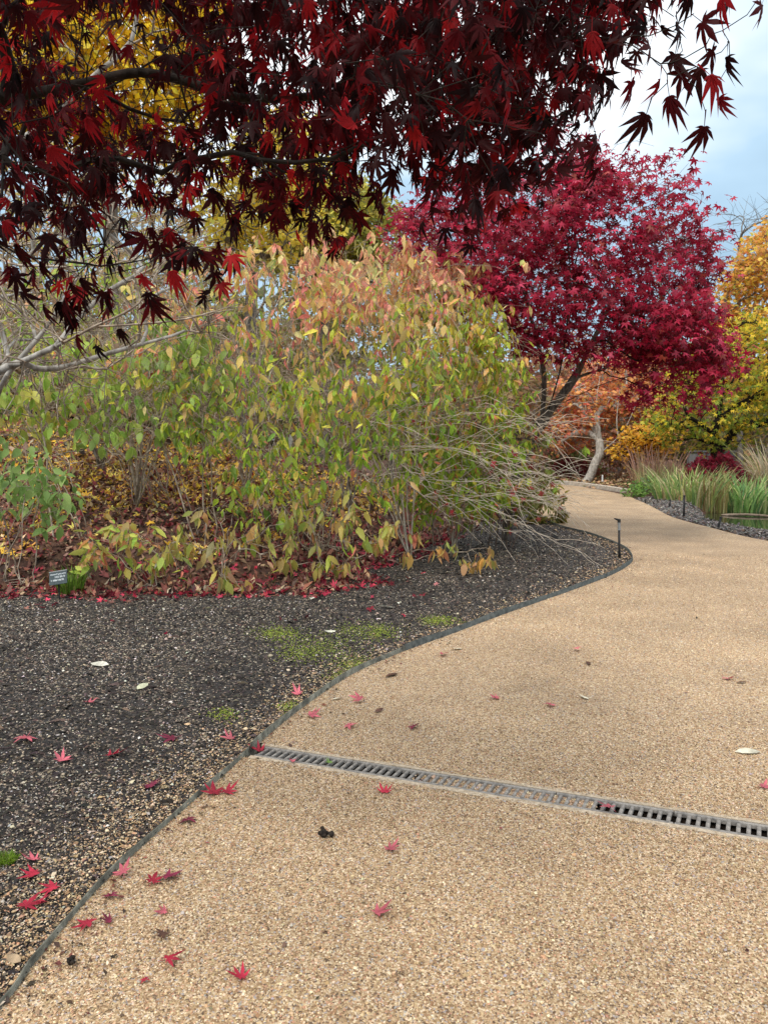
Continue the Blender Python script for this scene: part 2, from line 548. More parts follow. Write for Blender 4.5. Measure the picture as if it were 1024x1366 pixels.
def palette(n, cols, r, jit=0.15):
    w = np.array([c[0] for c in cols], float); w /= w.sum()
    c = np.array([c[1] for c in cols], float)[r.choice(len(cols), n, p=w)]
    return np.clip(c * (1 + r.normal(0, jit, (n, 1))) * (1 + r.normal(0, jit * 0.3, (n, 3))), 0.003, 0.9)


def sample_ground(n, y0, y1, r, px_margin=260, near=False):
    """ground points spread evenly over what the camera sees between two distances, with a margin at the sides"""
    y = np.sqrt(r.uniform(y0 * y0, y1 * y1, n))
    if near:
        y = y0 * (y1 / y0) ** r.uniform(0, 1, n)
    half = (512 + px_margin) / F * y + 0.25
    x = r.uniform(-1, 1, n) * half
    return x, y


# ---- pebbles of the path
r = np.random.default_rng(3)
patch = noise2(21, 0.9)
patch2 = noise2(22, 4.0)


def drain_coords(x, y):
    px, py = x - DA[0], y - DA[1]
    return px * d_dir[0] + py * d_dir[1], px * d_nrm[0] + py * d_nrm[1]


def on_path(x, y):
    ok = inpoly(x, y, PATH_FULL)
    u, v = drain_coords(x, y)
    return ok & ~((np.abs(v) < D_HALF - 0.012) & (u > -0.05) & (u < D_LEN))


def pebble_tint(x, y, n, r):
    c = palette(n, TAN, r, 0.14)
    f = 1 + 0.15 * patch(x, y) + 0.09 * patch2(x, y)
    return c * np.clip(f, 0.6, 1.25)[:, None]


x, y = sample_ground(270000, 1.7, 4.6, r, 150)
m = on_path(x, y) & (r.uniform(0, 1, len(x)) < np.clip((4.6 - y) / 1.5, 0, 1)); x, y = x[m], y[m]; n = len(x)
sz = r.lognormal(math.log(0.0031), 0.30, n)
S = sz[:, None] * r.uniform(0.7, 1.3, (n, 3)) * np.array([1, 1, 0.8])
Vp, Fp, Cp = stamp(OCT_V, OCT_F, np.stack([x, y, sz * r.uniform(-0.05, 0.4, n)], 1), rot_frames(n, 0.30, r), S, pebble_tint(x, y, n, r), 0.22, r)
o = obj('path_gravel', make_mesh('near_gravel', Vp, Fp, M_pebble, Cp, True), kind='stuff')
x, y = sample_ground(215000, 3.1, 11.0, r, 160)
keep = r.uniform(0, 1, len(x)) < np.clip(1.25 - (y - 3.7) / 9.0, 0.15, 1) * np.clip((y - 3.1) / 1.5, 0, 1)
m = on_path(x, y) & keep; x, y = x[m], y[m]; n = len(x)
sz = r.lognormal(math.log(0.0036), 0.27, n) * (1 + 0.07 * (y - 3.2))
S = sz[:, None] * r.uniform(0.75, 1.3, (n, 3)) * np.array([1, 1, 0.8])
Vp, Fp, Cp = stamp(CONE_V, CONE_F, np.stack([x, y, np.full(n, 0.001)], 1), rot_frames(n, 0.2, r), S, pebble_tint(x, y, n, r), 0.2, r)
o = obj('path_gravel', make_mesh('far_gravel', Vp, Fp, M_pebble, Cp, True), kind='stuff')

# ---- mulch chips and pale stones of the bed
def on_soil(x, y):
    return inpoly(x, y, SOIL) & (sdist(x, y, HILL) < 0.25)


x, y = sample_ground(150000, 1.6, 15.5, r, 140, True)
m = on_soil(x, y); x, y = x[m], y[m]; n = len(x)
sz = r.lognormal(math.log(0.0076), 0.45, n) * (1 + 0.12 * np.clip(y - 3, 0, 12))
S = sz[:, None] * np.stack([r.uniform(0.7, 1.5, n), r.uniform(0.6, 1.2, n), r.uniform(0.6, 1.4, n)], 1)
C = palette(n, [(5, (0.024, 0.020, 0.018)), (3, (0.042, 0.034, 0.030)), (1.8, (0.075, 0.057, 0.046)), (0.8, (0.12, 0.088, 0.065))], r, 0.25)
Vp, Fp, Cp = stamp(CHIP_V, CHIP_F, np.stack([x, y, 0.007 + r.uniform(0, 0.006, n)], 1), rot_frames(n, 0.3, r), S, C, 0.2, r)
obj('bed_mulch', make_mesh('bed_mulch', Vp, Fp, M_chip, Cp, False), kind='stuff')
# pale stones: thick near the edging, sparse in the black middle
x, y = sample_ground(380000, 1.6, 15.5, r, 160, True)
dE = pdist(x, y, EDGE, False)
band = noise2(31, 1.3); band2 = noise2(32, 5.0)
tone = np.clip(np.exp(-((dE / 0.30) ** 2)) * 0.9 + 0.22 + 0.22 * band(x, y) + 0.20 * band2(x, y), 0.06, 1)
tone = np.where((y > 5.0) & (y < 8.2), np.maximum(tone, 0.22 + 0.25 * np.clip(band(x * 1.5, y) + 0.2, 0, 1)), tone)
m = on_soil(x, y) & (r.uniform(0, 1, len(x)) < tone); x, y, dE = x[m], y[m], dE[m]; n = len(x)
sz = r.lognormal(math.log(0.0033), 0.42, n) * (1 + 0.13 * np.clip(y - 2.5, 0, 12))
S = sz[:, None] * np.stack([r.uniform(0.8, 1.5, n), r.uniform(0.7, 1.1, n), r.uniform(0.4, 0.8, n)], 1)
tanc = palette(n, TAN, r, 0.14)
C = palette(n, [(3, (0.36, 0.29, 0.21)), (1.5, (0.48, 0.40, 0.31)), (3, (0.22, 0.17, 0.125)), (1.5, (0.30, 0.28, 0.265)), (0.8, (0.62, 0.57, 0.50)), (3, (0.12, 0.092, 0.07))], r, 0.16)
C = np.where((r.uniform(0, 1, n) < np.exp(-(dE / 0.35) ** 2))[:, None], tanc, C)
Vp, Fp, Cp = stamp(CONE_V, CONE_F, np.stack([x, y, 0.010 + r.uniform(0, 0.006, n)], 1), rot_frames(n, 0.25, r), S, C, 0.25, r)
obj('bed_stones', make_mesh('bed_stones', Vp, Fp, M_pebble, Cp, True), kind='stuff')

# ------------------------------------------------------------------ leaf templates (tip along +Y, face along +Z)
def maple_template(lobes, sinus=0.27, wid=0.135, droop=0.28, petiole=True):
    V, Fq, Ft = [[0, 0, 0]], [], []
    angs = [l[0] for l in lobes]
    sin_idx = []
    for i in range(len(lobes) + 1):
        if i == 0:
            an = angs[0] - 22
        elif i == len(lobes):
            an = angs[-1] + 22
        else:
            an = (angs[i - 1] + angs[i]) / 2
        rr = sinus if 0 < i < len(lobes) else sinus * 0.45
        V.append([rr * math.sin(math.radians(an)), rr * math.cos(math.radians(an)), 0]); sin_idx.append(len(V) - 1)
    for i, (an, L) in enumerate(lobes):
        s, c = math.sin(math.radians(an)), math.cos(math.radians(an))
        def pt(t, w, z):
            return [t * s * L + w * c * L, t * c * L - w * s * L, z]
        b = len(V)
        V += [pt(0.52, 0, 0.03), pt(0.52, -wid, 0), pt(0.52, wid, 0), pt(1, 0, 0)]
        l, rr = sin_idx[i], sin_idx[i + 1]
        Fq += [[0, l, b + 1, b], [0, b, b + 2, rr]]
        Ft += [[b, b + 1, b + 3], [b, b + 3, b + 2]]
    V = np.array(V, float)
    rr = np.hypot(V[:, 0], V[:, 1])
    V[:, 2] -= droop * rr ** 2
    Fq, Ft = np.array(Fq), np.array(Ft)
    tris = np.concatenate([Fq[:, [0, 1, 2]], Fq[:, [0, 2, 3]], Ft])
    if petiole:
        b = len(V)
        V = np.concatenate([V, [[-0.014, 0, 0.0], [0.014, 0, 0.0], [0.012, -0.55, 0.08], [-0.012, -0.55, 0.08]]])
        tris = np.concatenate([tris, [[b, b + 2, b + 1], [b, b + 3, b + 2]]])
    V[:, :2] *= 0.62            # so that scale is about the leaf's width
    V[:, 2] *= 0.62
    return V, tris


LOBES7 = [(-128, .42), (-84, .74), (-41, .95), (0, 1.05), (41, .95), (84, .74), (128, .42)]
MAPLE7 = maple_template(LOBES7)


def curled(tpl, seed, amt=0.18):
    g = np.random.default_rng(seed)
    V_ = tpl[0].copy()
    a_ = np.arctan2(V_[:, 0], V_[:, 1]); rr_ = np.hypot(V_[:, 0], V_[:, 1])
    V_[:, 2] += amt * rr_ ** 1.5 * (np.sin(a_ * 2.3 + g.uniform(0, 6)) + 0.8 * np.sin(a_ * 4.1 + g.uniform(0, 6))) + g.uniform(-0.6, 0.6) * V_[:, 0] * V_[:, 1]
    w_ = 1 + 0.10 * np.sin(a_ * 3 + g.uniform(0, 6))
    V_[:, 0] *= w_ * g.uniform(0.75, 1.05); V_[:, 1] *= w_
    V_[:, 0] += 0.12 * g.normal() * V_[:, 1] ** 2
    return V_, tpl[1]


HANG7 = [curled(maple_template([(-105 * f, .40), (-68 * f, .76), (-33 * f, .97), (0, 1.08), (33 * f, .97), (68 * f, .76), (105 * f, .40)], 0.25, 0.120, d_), k_)
         for k_, (f, d_) in enumerate([(1.0, 0.55), (0.85, 0.8), (1.1, 0.35), (0.7, 1.0)])]
MAPLE5 = maple_template([(-95, .62), (-46, .92), (0, 1.0), (46, .92), (95, .62)], 0.32, 0.165, 0.4, False)


def star_template():
    V, T = [[0, 0, 0]], []
    angs = [-100, -50, 0, 50, 100]; Ls = [.62, .9, 1, .9, .62]
    for i in range(6):
        an = math.radians(angs[0] - 25 + 50 * i)
        V.append([0.36 * math.sin(an), 0.36 * math.cos(an), 0.02])
    for i in range(5):
        an = math.radians(angs[i])
        V.append([Ls[i] * math.sin(an), Ls[i] * math.cos(an), -0.22 * Ls[i]])
        T += [[0, 1 + i, len(V) - 1], [0, len(V) - 1, 2 + i]]
    return np.array(V) * 0.62, np.array(T)


STAR = star_template()


def oval_template(n=4, w=0.26, fold=0.06, droop=0.25):
    ts = np.linspace(0, 1, n + 1)
    V, T = [], []
    for t in ts:
        ww = w * math.sin(math.pi * t ** 0.8) ** 0.9 if 0 < t < 1 else 0
        z = -droop * t * t
        V += [[-ww, t, z + fold * (ww / w)], [0, t, z], [ww, t, z + fold * (ww / w)]]
    for i in range(n):
        b = 3 * i
        for q in ([b, b + 1, b + 4, b + 3], [b + 1, b + 2, b + 5, b + 4]):
            T += [[q[0], q[1], q[2]], [q[0], q[2], q[3]]]
    T = [t for t in T if len(set(map(tuple, np.round([V[i] for i in t], 6)))) == 3]
    return np.array(V), np.array(T)


OVAL = oval_template(4)
NARROW = [oval_template(3, w_, f_, d_) for w_, f_, d_ in ((0.19, 0.05, 0.3), (0.23, 0.03, 0.15), (0.15, 0.08, 0.5), (0.21, 0.09, -0.15))]
OVAL_LOW = (np.array([[0, 0, 0], [-0.25, 0.45, 0.05], [0, 1, -0.12], [0.25, 0.45, 0.05], [0, 0.5, 0]]), np.array([[0, 4, 1], [0, 3, 4], [1, 4, 2], [4, 3, 2]]))
DIAMOND = (np.array([[0, 0, 0], [-0.34, 0.5, 0.06], [0, 1, -0.06], [0.34, 0.5, 0.06]]), np.array([[0, 3, 1], [1, 3, 2]]))


def unit(v):
    return v / (np.linalg.norm(v, axis=-1, keepdims=True) + 1e-9)


def frames(tip, nrm):
    t = unit(tip)
    n_ = unit(nrm - t * (nrm * t).sum(1, keepdims=True))
    return np.stack([np.cross(t, n_), t, n_], 2)


# ------------------------------------------------------------------ skeletons of woody plants
class Sk:
    def __init__(self, seed=0):
        self.P = np.zeros((40000, 3)); self.par = np.full(40000, -1); self.n = 0
        self.plen = np.zeros(40000); self.dir = np.zeros((40000, 3)); self.ok = np.zeros(40000, bool)
        self.r = np.random.default_rng(seed)
        self.tips = []

    def node(self, p_, par, ok=True):
        i = self.n
        self.P[i] = p_; self.par[i] = par; self.ok[i] = ok
        if par >= 0:
            d = self.P[i] - self.P[par]; L = np.linalg.norm(d)
            self.plen[i] = self.plen[par] + L; self.dir[i] = d / (L + 1e-9)
        else:
            self.dir[i] = (0, 0, 1)
        self.n += 1
        return i

    def line(self, pts, par=-1, sub=4, ok_from=0, wob=0.0):
        q = catmull(pts, sub)
        idx = []
        for k_, p_ in enumerate(q):
            if k_ == 0 and par >= 0:
                if np.linalg.norm(self.P[par] - p_) < 1e-6:
                    idx.append(par); continue
            w = self.r.normal(0, wob, 3) if 0 < k_ < len(q) - 1 else 0
            par = self.node(p_ + w, par, k_ >= ok_from)
            idx.append(par)
        return idx

    def near(self, p_):
        return int(np.argmin(((self.P[:self.n] - p_) ** 2).sum(1)))

    def attach(self, t, seg=0.25, bend=0.35, wob=0.05, pl=0.12, sag=0.0, record=True):
        d = t - self.P[:self.n]
        L = np.linalg.norm(d, axis=1)
        dot = (d * self.dir[:self.n]).sum(1) / (L + 1e-9)
        cost = L * (1 + 0.55 * np.clip(0.5 - dot, 0, 2)) + pl * self.plen[:self.n] + np.where(self.ok[:self.n], 0, 1e6)
        i = int(np.argmin(cost))
        a, Lm = self.P[i].copy(), L[i]
        c = a + self.dir[i] * Lm * bend + (t - a) * 0.25 + np.array([0, 0, sag * Lm])
        k_ = max(2, int(math.ceil(Lm / seg)))
        par = i
        for s in range(1, k_ + 1):
            u = s / k_
            q = (1 - u) ** 2 * a + 2 * u * (1 - u) * c + u * u * t
            if s < k_:
                q = q + self.r.normal(0, wob * seg, 3)
            par = self.node(q, par)
        if record:
            self.tips.append(par)
        return par

    def grow(self, targets, **kw):
        root = self.P[0]
        for k_ in np.argsort(np.linalg.norm(targets - root, axis=1)):
            self.attach(targets[k_], **kw)

    def twiglets(self, tips, count, length, spread=0.8, up=0.0, seg=2, fwd=0.6):
        """small side shoots from the tips; returns their node indices"""
        out_ = []
        for t in tips:
            for _ in range(count):
                d = self.dir[t] * fwd + self.r.normal(0, spread, 3) + np.array([0, 0, up])
                d /= np.linalg.norm(d) + 1e-9
                par, L = t, length * self.r.uniform(0.5, 1.3)
                for s in range(seg):
                    d = d + self.r.normal(0, 0.22, 3); d /= np.linalg.norm(d)
                    par = self.node(self.P[par] + d * L / seg, par)
                out_.append(par)
        return out_

    def radii(self, r_trunk, r_min, power=0.5):
        n = self.n
        Ld = np.full(n, 0.02)
        for i in range(n - 1, -1, -1):
            p_ = self.par[i]
            if p_ >= 0:
                Ld[p_] += Ld[i] + np.linalg.norm(self.P[i] - self.P[p_])
        return r_min + (r_trunk - r_min) * (Ld / Ld.max()) ** power

    def tubes(self, R, sel, sides):
        n = self.n
        P, par = self.P[:n], self.par[:n]
        e = np.nonzero((par >= 0) & sel)[0]
        if not len(e):
            return np.zeros((0, 3)), np.zeros((0, 4), int)
        pe = par[e]
        main = np.full(n, -1)
        order = np.argsort(R[np.nonzero(par >= 0)[0]])
        allc = np.nonzero(par >= 0)[0][order]
        main[par[allc]] = allc
        nd = self.dir[:n].copy()
        has = main >= 0
        nd[has] = unit(nd[has] + self.dir[:n][main[has]])
        ismain = main[pe] == e
        d0 = np.where(ismain[:, None], nd[pe], self.dir[e])
        r0 = np.where(ismain, R[pe], R[e] * 1.05)
        r0 = np.minimum(r0, R[e] * 1.8)
        a_ = np.arange(sides) * 2 * np.pi / sides

        def ring(c, d, rr):
            ref = np.array([0.93, 0.29, 0.23])
            u = unit(np.cross(d, ref)); v = np.cross(d, u)
            return c[:, None] + rr[:, None, None] * (np.cos(a_)[None, :, None] * u[:, None] + np.sin(a_)[None, :, None] * v[:, None])
        A, B = ring(P[pe], d0, r0), ring(P[e], nd[e], R[e])
        Vt = np.concatenate([A, B], 1).reshape(-1, 3)
        base = np.arange(len(e))[:, None] * 2 * sides
        s = np.arange(sides)[None]
        s2 = (s + 1) % sides
        Fc = np.stack([base + s, base + s2, base + sides + s2, base + sides + s], 2).reshape(-1, 4)
        return Vt, Fc


def woody(root, sk, R, mat, split=0.02, twig_mat=None, base=(0, 0, 0), name='trunk', big=8):
    e = np.arange(sk.n)
    Vt, Fc = sk.tubes(R, R[e] >= split, big)
    if len(Vt):
        obj(name, make_mesh(name, Vt, Fc, mat, smooth=True, origin=base), root)
    Vt, Fc = sk.tubes(R, R[e] < split, 4)
    if len(Vt):
        obj('twigs', make_mesh('twigs', Vt, Fc, twig_mat or mat, smooth=True, origin=base), root, kind='stuff')


def foliage(root, tpl, P, Rm, S, C, mat, base=(0, 0, 0), parts=0, low=None, variants=6, smooth=False):
    """all leaves of a plant: the largest in the picture as parts of their own, the rest as one mass"""
    n = len(P)
    idx = np.arange(n)
    tpls = tpl if isinstance(tpl, list) else [tpl]
    kind = np.random.default_rng(n).integers(0, len(tpls), n)
    if parts:
        px, py, dep = to_px(P)
        vis = (px > -20) & (px < 1044) & (py > -20) & (py < 1386) & (dep > 0.3)
        face = np.abs((Rm[:, :, 2] * unit(P - np.array([0, 0, EYE]))).sum(1))
        score = np.where(vis, S / np.maximum(dep, 0.3) * (0.25 + face), -1)
        top = np.argsort(-score)[:parts]
        top = top[score[top] > 0]
        for tk, tp in enumerate(tpls):
            tt = top[kind[top] == tk]
            order = np.argsort(C[tt].sum(1))
            for g in np.array_split(tt[order], variants):
                if not len(g):
                    continue
                me = make_mesh('leaf', tp[0], tp[1], mat, np.repeat(C[g].mean(0)[None], len(tp[0]), 0), smooth)
                for i in g:
                    o_ = bpy.data.objects.new('leaf', me)
                    COL.objects.link(o_)
                    o_.parent = root
                    M = Matrix(Rm[i].tolist()).to_4x4()
                    M.translation = Vector(P[i] - np.asarray(base))
                    o_.matrix_local = M @ Matrix.Diagonal((S[i], S[i], S[i], 1))
        idx = np.setdiff1d(idx, top)
    if len(idx):
        Vs, Fs, Cs, off = [], [], [], 0
        for tk, tp in enumerate(tpls):
            sel = idx[kind[idx] == tk]
            t2 = low or tp
            if len(sel):
                Vv, Ff, Cc = stamp(t2[0], t2[1], P[sel], Rm[sel], S[sel], C[sel])
                Vs.append(Vv); Fs.append(Ff + off); Cs.append(Cc); off += len(Vv)
        obj('foliage', make_mesh('foliage', np.concatenate(Vs), np.concatenate(Fs), mat, np.concatenate(Cs), smooth, base), root, kind='stuff')


def poly_targets(poly, n, Y0, dY, r, zmin=None, flat=None):
    """points through a crown whose outline from the path is the polygon (pixels at distance Y0), Y0 +- dY deep, thinner at the rim"""
    xs, ys = [q[0] for q in poly], [q[1] for q in poly]
    out_ = []
    while len(out_) < n:
        m_ = n * 3
        px, py = r.uniform(min(xs), max(xs), m_), r.uniform(min(ys), max(ys), m_)
        ok = inpoly(px, py, poly)
        px, py = px[ok], py[ok]
        rim = pdist(px, py, poly)
        depth = np.clip(rim / (0.3 * min(max(xs) - min(xs), max(ys) - min(ys))), 0.15, 1) ** 0.5
        for k_ in range(len(px)):
            u = r.uniform(-1, 1)
            out_.append(at(px[k_], py[k_], Y0 + dY * u * depth[k_]))
            if len(out_) >= n:
                break
    return np.array(out_)

# ------------------------------------------------------------------ edging, drain
root = thing('path_edging', 'thin weathered metal edging strip curving between the dark bed and the tan gravel', 'edging', (0, 0, 0))


def strip(line, t, z0, z1, mat, name):
    line = np.asarray(line)
    tan = np.gradient(line, axis=0); tan /= np.linalg.norm(tan, axis=1, keepdims=True)
    nr = np.stack([-tan[:, 1], tan[:, 0]], 1)
    L, Rr = line + nr * t / 2, line - nr * t / 2
    n_ = len(line)
    wob = 0.004 * np.sin(np.arange(n_) * 0.7)
    V_ = np.concatenate([np.c_[L, np.full(n_, z0)], np.c_[L, z1 + wob], np.c_[Rr, z1 + wob], np.c_[Rr, np.full(n_, z0)]])
    i_ = np.arange(n_ - 1)
    Q = [np.stack([i_ + k0 * n_, i_ + 1 + k0 * n_, i_ + 1 + k1 * n_, i_ + k1 * n_], 1) for k0, k1 in ((0, 1), (1, 2), (2, 3))]
    caps = np.array([[0, n_, 2 * n_, 3 * n_], [n_ - 1, 4 * n_ - 1, 3 * n_ - 1, 2 * n_ - 1]])
    return obj(name, make_mesh(name, V_, np.concatenate(Q + [caps]), mat, smooth=False), root)


j_a = i0                                    # the joint at the drain
j_b = int(np.argmin(np.hypot(EDGE[:, 0] - gnd(540, 868)[0], EDGE[:, 1] - gnd(540, 868)[1])))
j_c = int(np.argmin(np.hypot(EDGE[:, 0] - gnd(842, 744)[0], EDGE[:, 1] - gnd(842, 744)[1])))
kend = int(np.argmin(np.abs(EDGE[:, 1] - 22.5)))
strip(EDGE[:j_a + 1], 0.006, -0.1, 0.026, M_metal, 'strip')
strip(EDGE[j_a:j_b + 1], 0.007, -0.1, 0.038, M_metal, 'strip')
strip(EDGE[j_b:j_c + 1], 0.014, -0.1, 0.048, M_metal_dark, 'strip')
strip(EDGE[j_c:kend], 0.014, -0.1, 0.045, M_metal_dark, 'strip')

drain = thing('drain_channel', 'slotted metal drain in pale concrete rims running across the gravel path', 'drain', (DA[0], DA[1], 0))
ang = math.atan2(d_dir[1], d_dir[0])
drain.rotation_euler = (0, 0, ang)
slant = float(np.dot(fc - nc, d_dir))          # the edging crosses the channel at a slant
bm = bmesh.new()
bm_box(bm, (D_LEN / 2, 0, -0.105), (D_LEN, 2 * D_HALF - 0.06, 0.01))
bm_box(bm, (D_LEN / 2, D_HALF - 0.03, -0.055), (D_LEN, 0.006, 0.1))
bm_box(bm, (D_LEN / 2, -D_HALF + 0.03, -0.055), (D_LEN, 0.006, 0.1))
obj('trough', bm_mesh('trough', bm, M_trough), drain)
for sgn in (-1, 1):
    bm = bmesh.new()
    n_ = 40
    off = slant / 2 * sgn
    xs = np.linspace(0.03 + off, D_LEN, n_)
    for i_ in range(n_ - 1):
        pass
    rr_ = np.random.default_rng(8 + sgn)
    inner = np.full(n_, D_HALF - 0.029); outer = D_HALF + rr_.normal(0.002, 0.004, n_)
    top = 0.003 + rr_.normal(0, 0.0012, n_)
    rows = []
    for i_ in range(n_):
        rows.append([bm.verts.new((xs[i_], sgn * inner[i_], -0.06)), bm.verts.new((xs[i_], sgn * inner[i_], top[i_])),
                     bm.verts.new((xs[i_], sgn * outer[i_], top[i_] - 0.002)), bm.verts.new((xs[i_], sgn * outer[i_], -0.06))])
    for i_ in range(n_ - 1):
        for c_ in range(3):
            q = [rows[i_][c_], rows[i_ + 1][c_], rows[i_ + 1][c_ + 1], rows[i_][c_ + 1]]
            bm.faces.new(q if sgn < 0 else q[::-1])
    bm.faces.new(rows[0]); bm.faces.new(rows[-1][::-1])
    bmesh.ops.recalc_face_normals(bm, faces=bm.faces)
    obj('rim', bm_mesh('rim', bm, M_conc), drain)
# grates of half a metre, each with its bars
PITCHB, GL = 0.0388, 0.0388 * 13
hw = D_HALF - 0.031
bm = bmesh.new()
bm_box(bm, (GL / 2, hw - 0.011, -0.008), (GL - 0.004, 0.022, 0.018), bevel=0.002)
bm_box(bm, (GL / 2, -hw + 0.011, -0.008), (GL - 0.004, 0.022, 0.018), bevel=0.002)
rail_me = bm_mesh('grate', bm, M_iron)
bm = bmesh.new()
bm_box(bm, (0, 0, -0.008), (0.0165, 2 * hw - 0.042, 0.017), bevel=0.0025)
bar_me = bm_mesh('bar', bm, M_iron)
gi = 0
u0 = 0.05
while u0 + gi * GL + GL < D_LEN:
    g = obj('grate', rail_me, drain, (u0 + gi * GL, 0, 0))
    for b_ in range(13):
        bo = obj('bar', bar_me, g, ((b_ + 0.5) * PITCHB, 0, 0))
        bo.rotation_euler = (0, 0, -0.10)
    gi += 1
# grit that fills the middle of the drain, and what lies in the rest of it
uA = drain_coords(*gnd(590, 1040)[:2])[0]; uB = drain_coords(*gnd(785, 1070)[:2])[0]
n = 9000
u = r.uniform(uA - 0.15, uB + 0.03, n); v = r.uniform(-hw + 0.02, hw - 0.02, n)
keep = r.uniform(0, 1, n) < np.clip((u - uA + 0.15) / 0.25, 0, 1)
u, v = u[keep], v[keep]; n = len(u)
zz = -0.011 + 0.006 * np.sin(u * 23) * np.cos(v * 40)
S = r.lognormal(math.log(0.0042), 0.3, n)[:, None] * r.uniform(0.7, 1.3, (n, 3))
Vp, Fp, Cp = stamp(OCT_V, OCT_F, np.stack([u, v, zz], 1), rot_frames(n, 0.4, r), S, palette(n, TAN, r) * np.array([0.85, 0.85, 0.9]), 0.2, r)
gr = obj('grit', make_mesh('grit', Vp, Fp, M_pebble, Cp, True), drain, kind='stuff')
bm = bmesh.new()
bm_box(bm, ((uA + uB) / 2 - 0.03, 0, -0.06), (uB - uA + 0.1, 2 * hw - 0.004, 0.085))
obj('silt', bm_mesh('silt', bm, M_conc), drain)
n = 700
u = r.uniform(0.05, D_LEN - 0.05, n); v = r.uniform(-hw + 0.02, hw - 0.02, n)
Vp, Fp, Cp = stamp(OVAL_LOW[0], OVAL_LOW[1], np.stack([u, v, r.uniform(-0.095, -0.05, n)], 1), rot_frames(n, 0.5, r), r.uniform(0.015, 0.04, n),
                   palette(n, [(3, (0.10, 0.02, 0.02)), (3, (0.12, 0.08, 0.05)), (2, (0.35, 0.27, 0.19))], r, 0.3))
obj('debris', make_mesh('debris', Vp, Fp, M_dry, Cp), drain, kind='stuff')
# ------------------------------------------------------------------ leaf litter on the slope
r = np.random.default_rng(17)
lit_n = noise2(41, 1.1); lit_n2 = noise2(42, 3.0)


def litter(name, tpl, n, y0, y1, dlo, dhi, size, cols, jit, margin=260, patch_fn=None, tilt=0.35, lift=0.02):
    x, y = sample_ground(n, y0, y1, r, margin)
    d = sdist(x, y, HILL) + 0.30 * lit_n2(x, y) + 0.12 * lit_n2(2.3 * y, 2.7 * x)
    ok = (d > dlo) & (d < dhi) & (x < 3.2)
    if patch_fn is not None:
        ok &= r.uniform(0, 1, n) < patch_fn(x, y, d)
    x, y = x[ok], y[ok]; n_ = len(x)
    z = np.maximum(mesh_z(x, y), 0.008) + r.uniform(0.3, 1.6, n_) * lift
    e = 0.05
    gxn = (hill_h(x + e, y) - hill_h(x - e, y)) / (2 * e); gyn = (hill_h(x, y + e) - hill_h(x, y - e)) / (2 * e)
    nr = unit(np.stack([-gxn, -gyn, np.ones(n_)], 1) + r.normal(0, tilt, (n_, 3)))
    Rm = frames(r.normal(0, 1, (n_, 3)), nr)
    flip = r.uniform(0, 1, n_) < 0.5
    Rm[flip, :, 2] *= -1; Rm[flip, :, 0] *= -1
    S = size * r.lognormal(0, 0.25, n_)
    Vv, Ff, Cc = stamp(tpl[0], tpl[1], np.stack([x, y, z], 1), Rm, S, palette(n_, cols, r, jit))
    return obj(name, make_mesh(name, Vv, Ff, M_dry, Cc), kind='stuff')


RED_L = [(3, (0.34, 0.022, 0.045)), (2.5, (0.50, 0.05, 0.09)), (1.5, (0.18, 0.02, 0.03)), (1.2, (0.16, 0.08, 0.06)), (1, (0.46, 0.17, 0.15))]
BROWN_L = [(3, (0.16, 0.08, 0.055)), (3, (0.25, 0.10, 0.07)), (2, (0.30, 0.18, 0.11)), (2, (0.22, 0.04, 0.045)), (1.2, (0.48, 0.36, 0.22)), (1.2, (0.05, 0.03, 0.024))]
GOLD_L = [(3, (0.76, 0.46, 0.05)), (2, (0.82, 0.60, 0.14)), (2, (0.50, 0.26, 0.06)), (1, (0.54, 0.38, 0.2))]
litter('red_leaf_litter', MAPLE5, 14000, 6.9, 13, -0.05, 1.5, 0.085, RED_L, 0.25, patch_fn=lambda x, y, d: np.clip(1.3 - d / 1.2, 0.05, 1))
litter('red_leaf_litter', STAR, 14000, 5.8, 12, -1.1, 0.10, 0.075, RED_L, 0.25, patch_fn=lambda x, y, d: np.clip(0.30 + d * 0.9, 0.0, 1) * 0.8 + 0.018, tilt=0.25)
litter('brown_leaf_litter', OVAL_LOW, 42000, 7.4, 13.5, 0.10, 14, 0.085, BROWN_L, 0.3)
litter('brown_leaf_litter', DIAMOND, 16000, 13.5, 21, 0.10, 14, 0.12, BROWN_L, 0.3)
litter('golden_leaf_litter', STAR, 26000, 8.3, 17, 1.4, 14, 0.12, GOLD_L, 0.2, patch_fn=lambda x, y, d: np.clip(0.50 + 0.6 * lit_n(x * 1.3, y) + 0.22 * (d - 1.3), 0.08, 1))

# fallen orange leaves under the trees beyond the path's end
n = 5000
x, y = r.uniform(6.4, 14, n), r.uniform(26.5, 38, n)
ok = ~inpoly(x, y, PATH_FULL) & (x > 7.2 - 0.0 * y); x, y = x[ok], y[ok]; n = len(x)
Vv, Ff, Cc = stamp(DIAMOND[0], DIAMOND[1], np.stack([x, y, mesh_z(x, y) + r.uniform(0.02, 0.06, n)], 1), rot_frames(n, 0.4, r), r.uniform(0.10, 0.2, n),
                   palette(n, [(3, (0.46, 0.27, 0.14)), (2, (0.34, 0.2, 0.12)), (2, (0.50, 0.38, 0.22)), (1.5, (0.24, 0.24, 0.09))], r, 0.2))
obj('orange_leaf_litter', make_mesh('orange_leaf_litter', Vv, Ff, M_dry, Cc), kind='stuff')

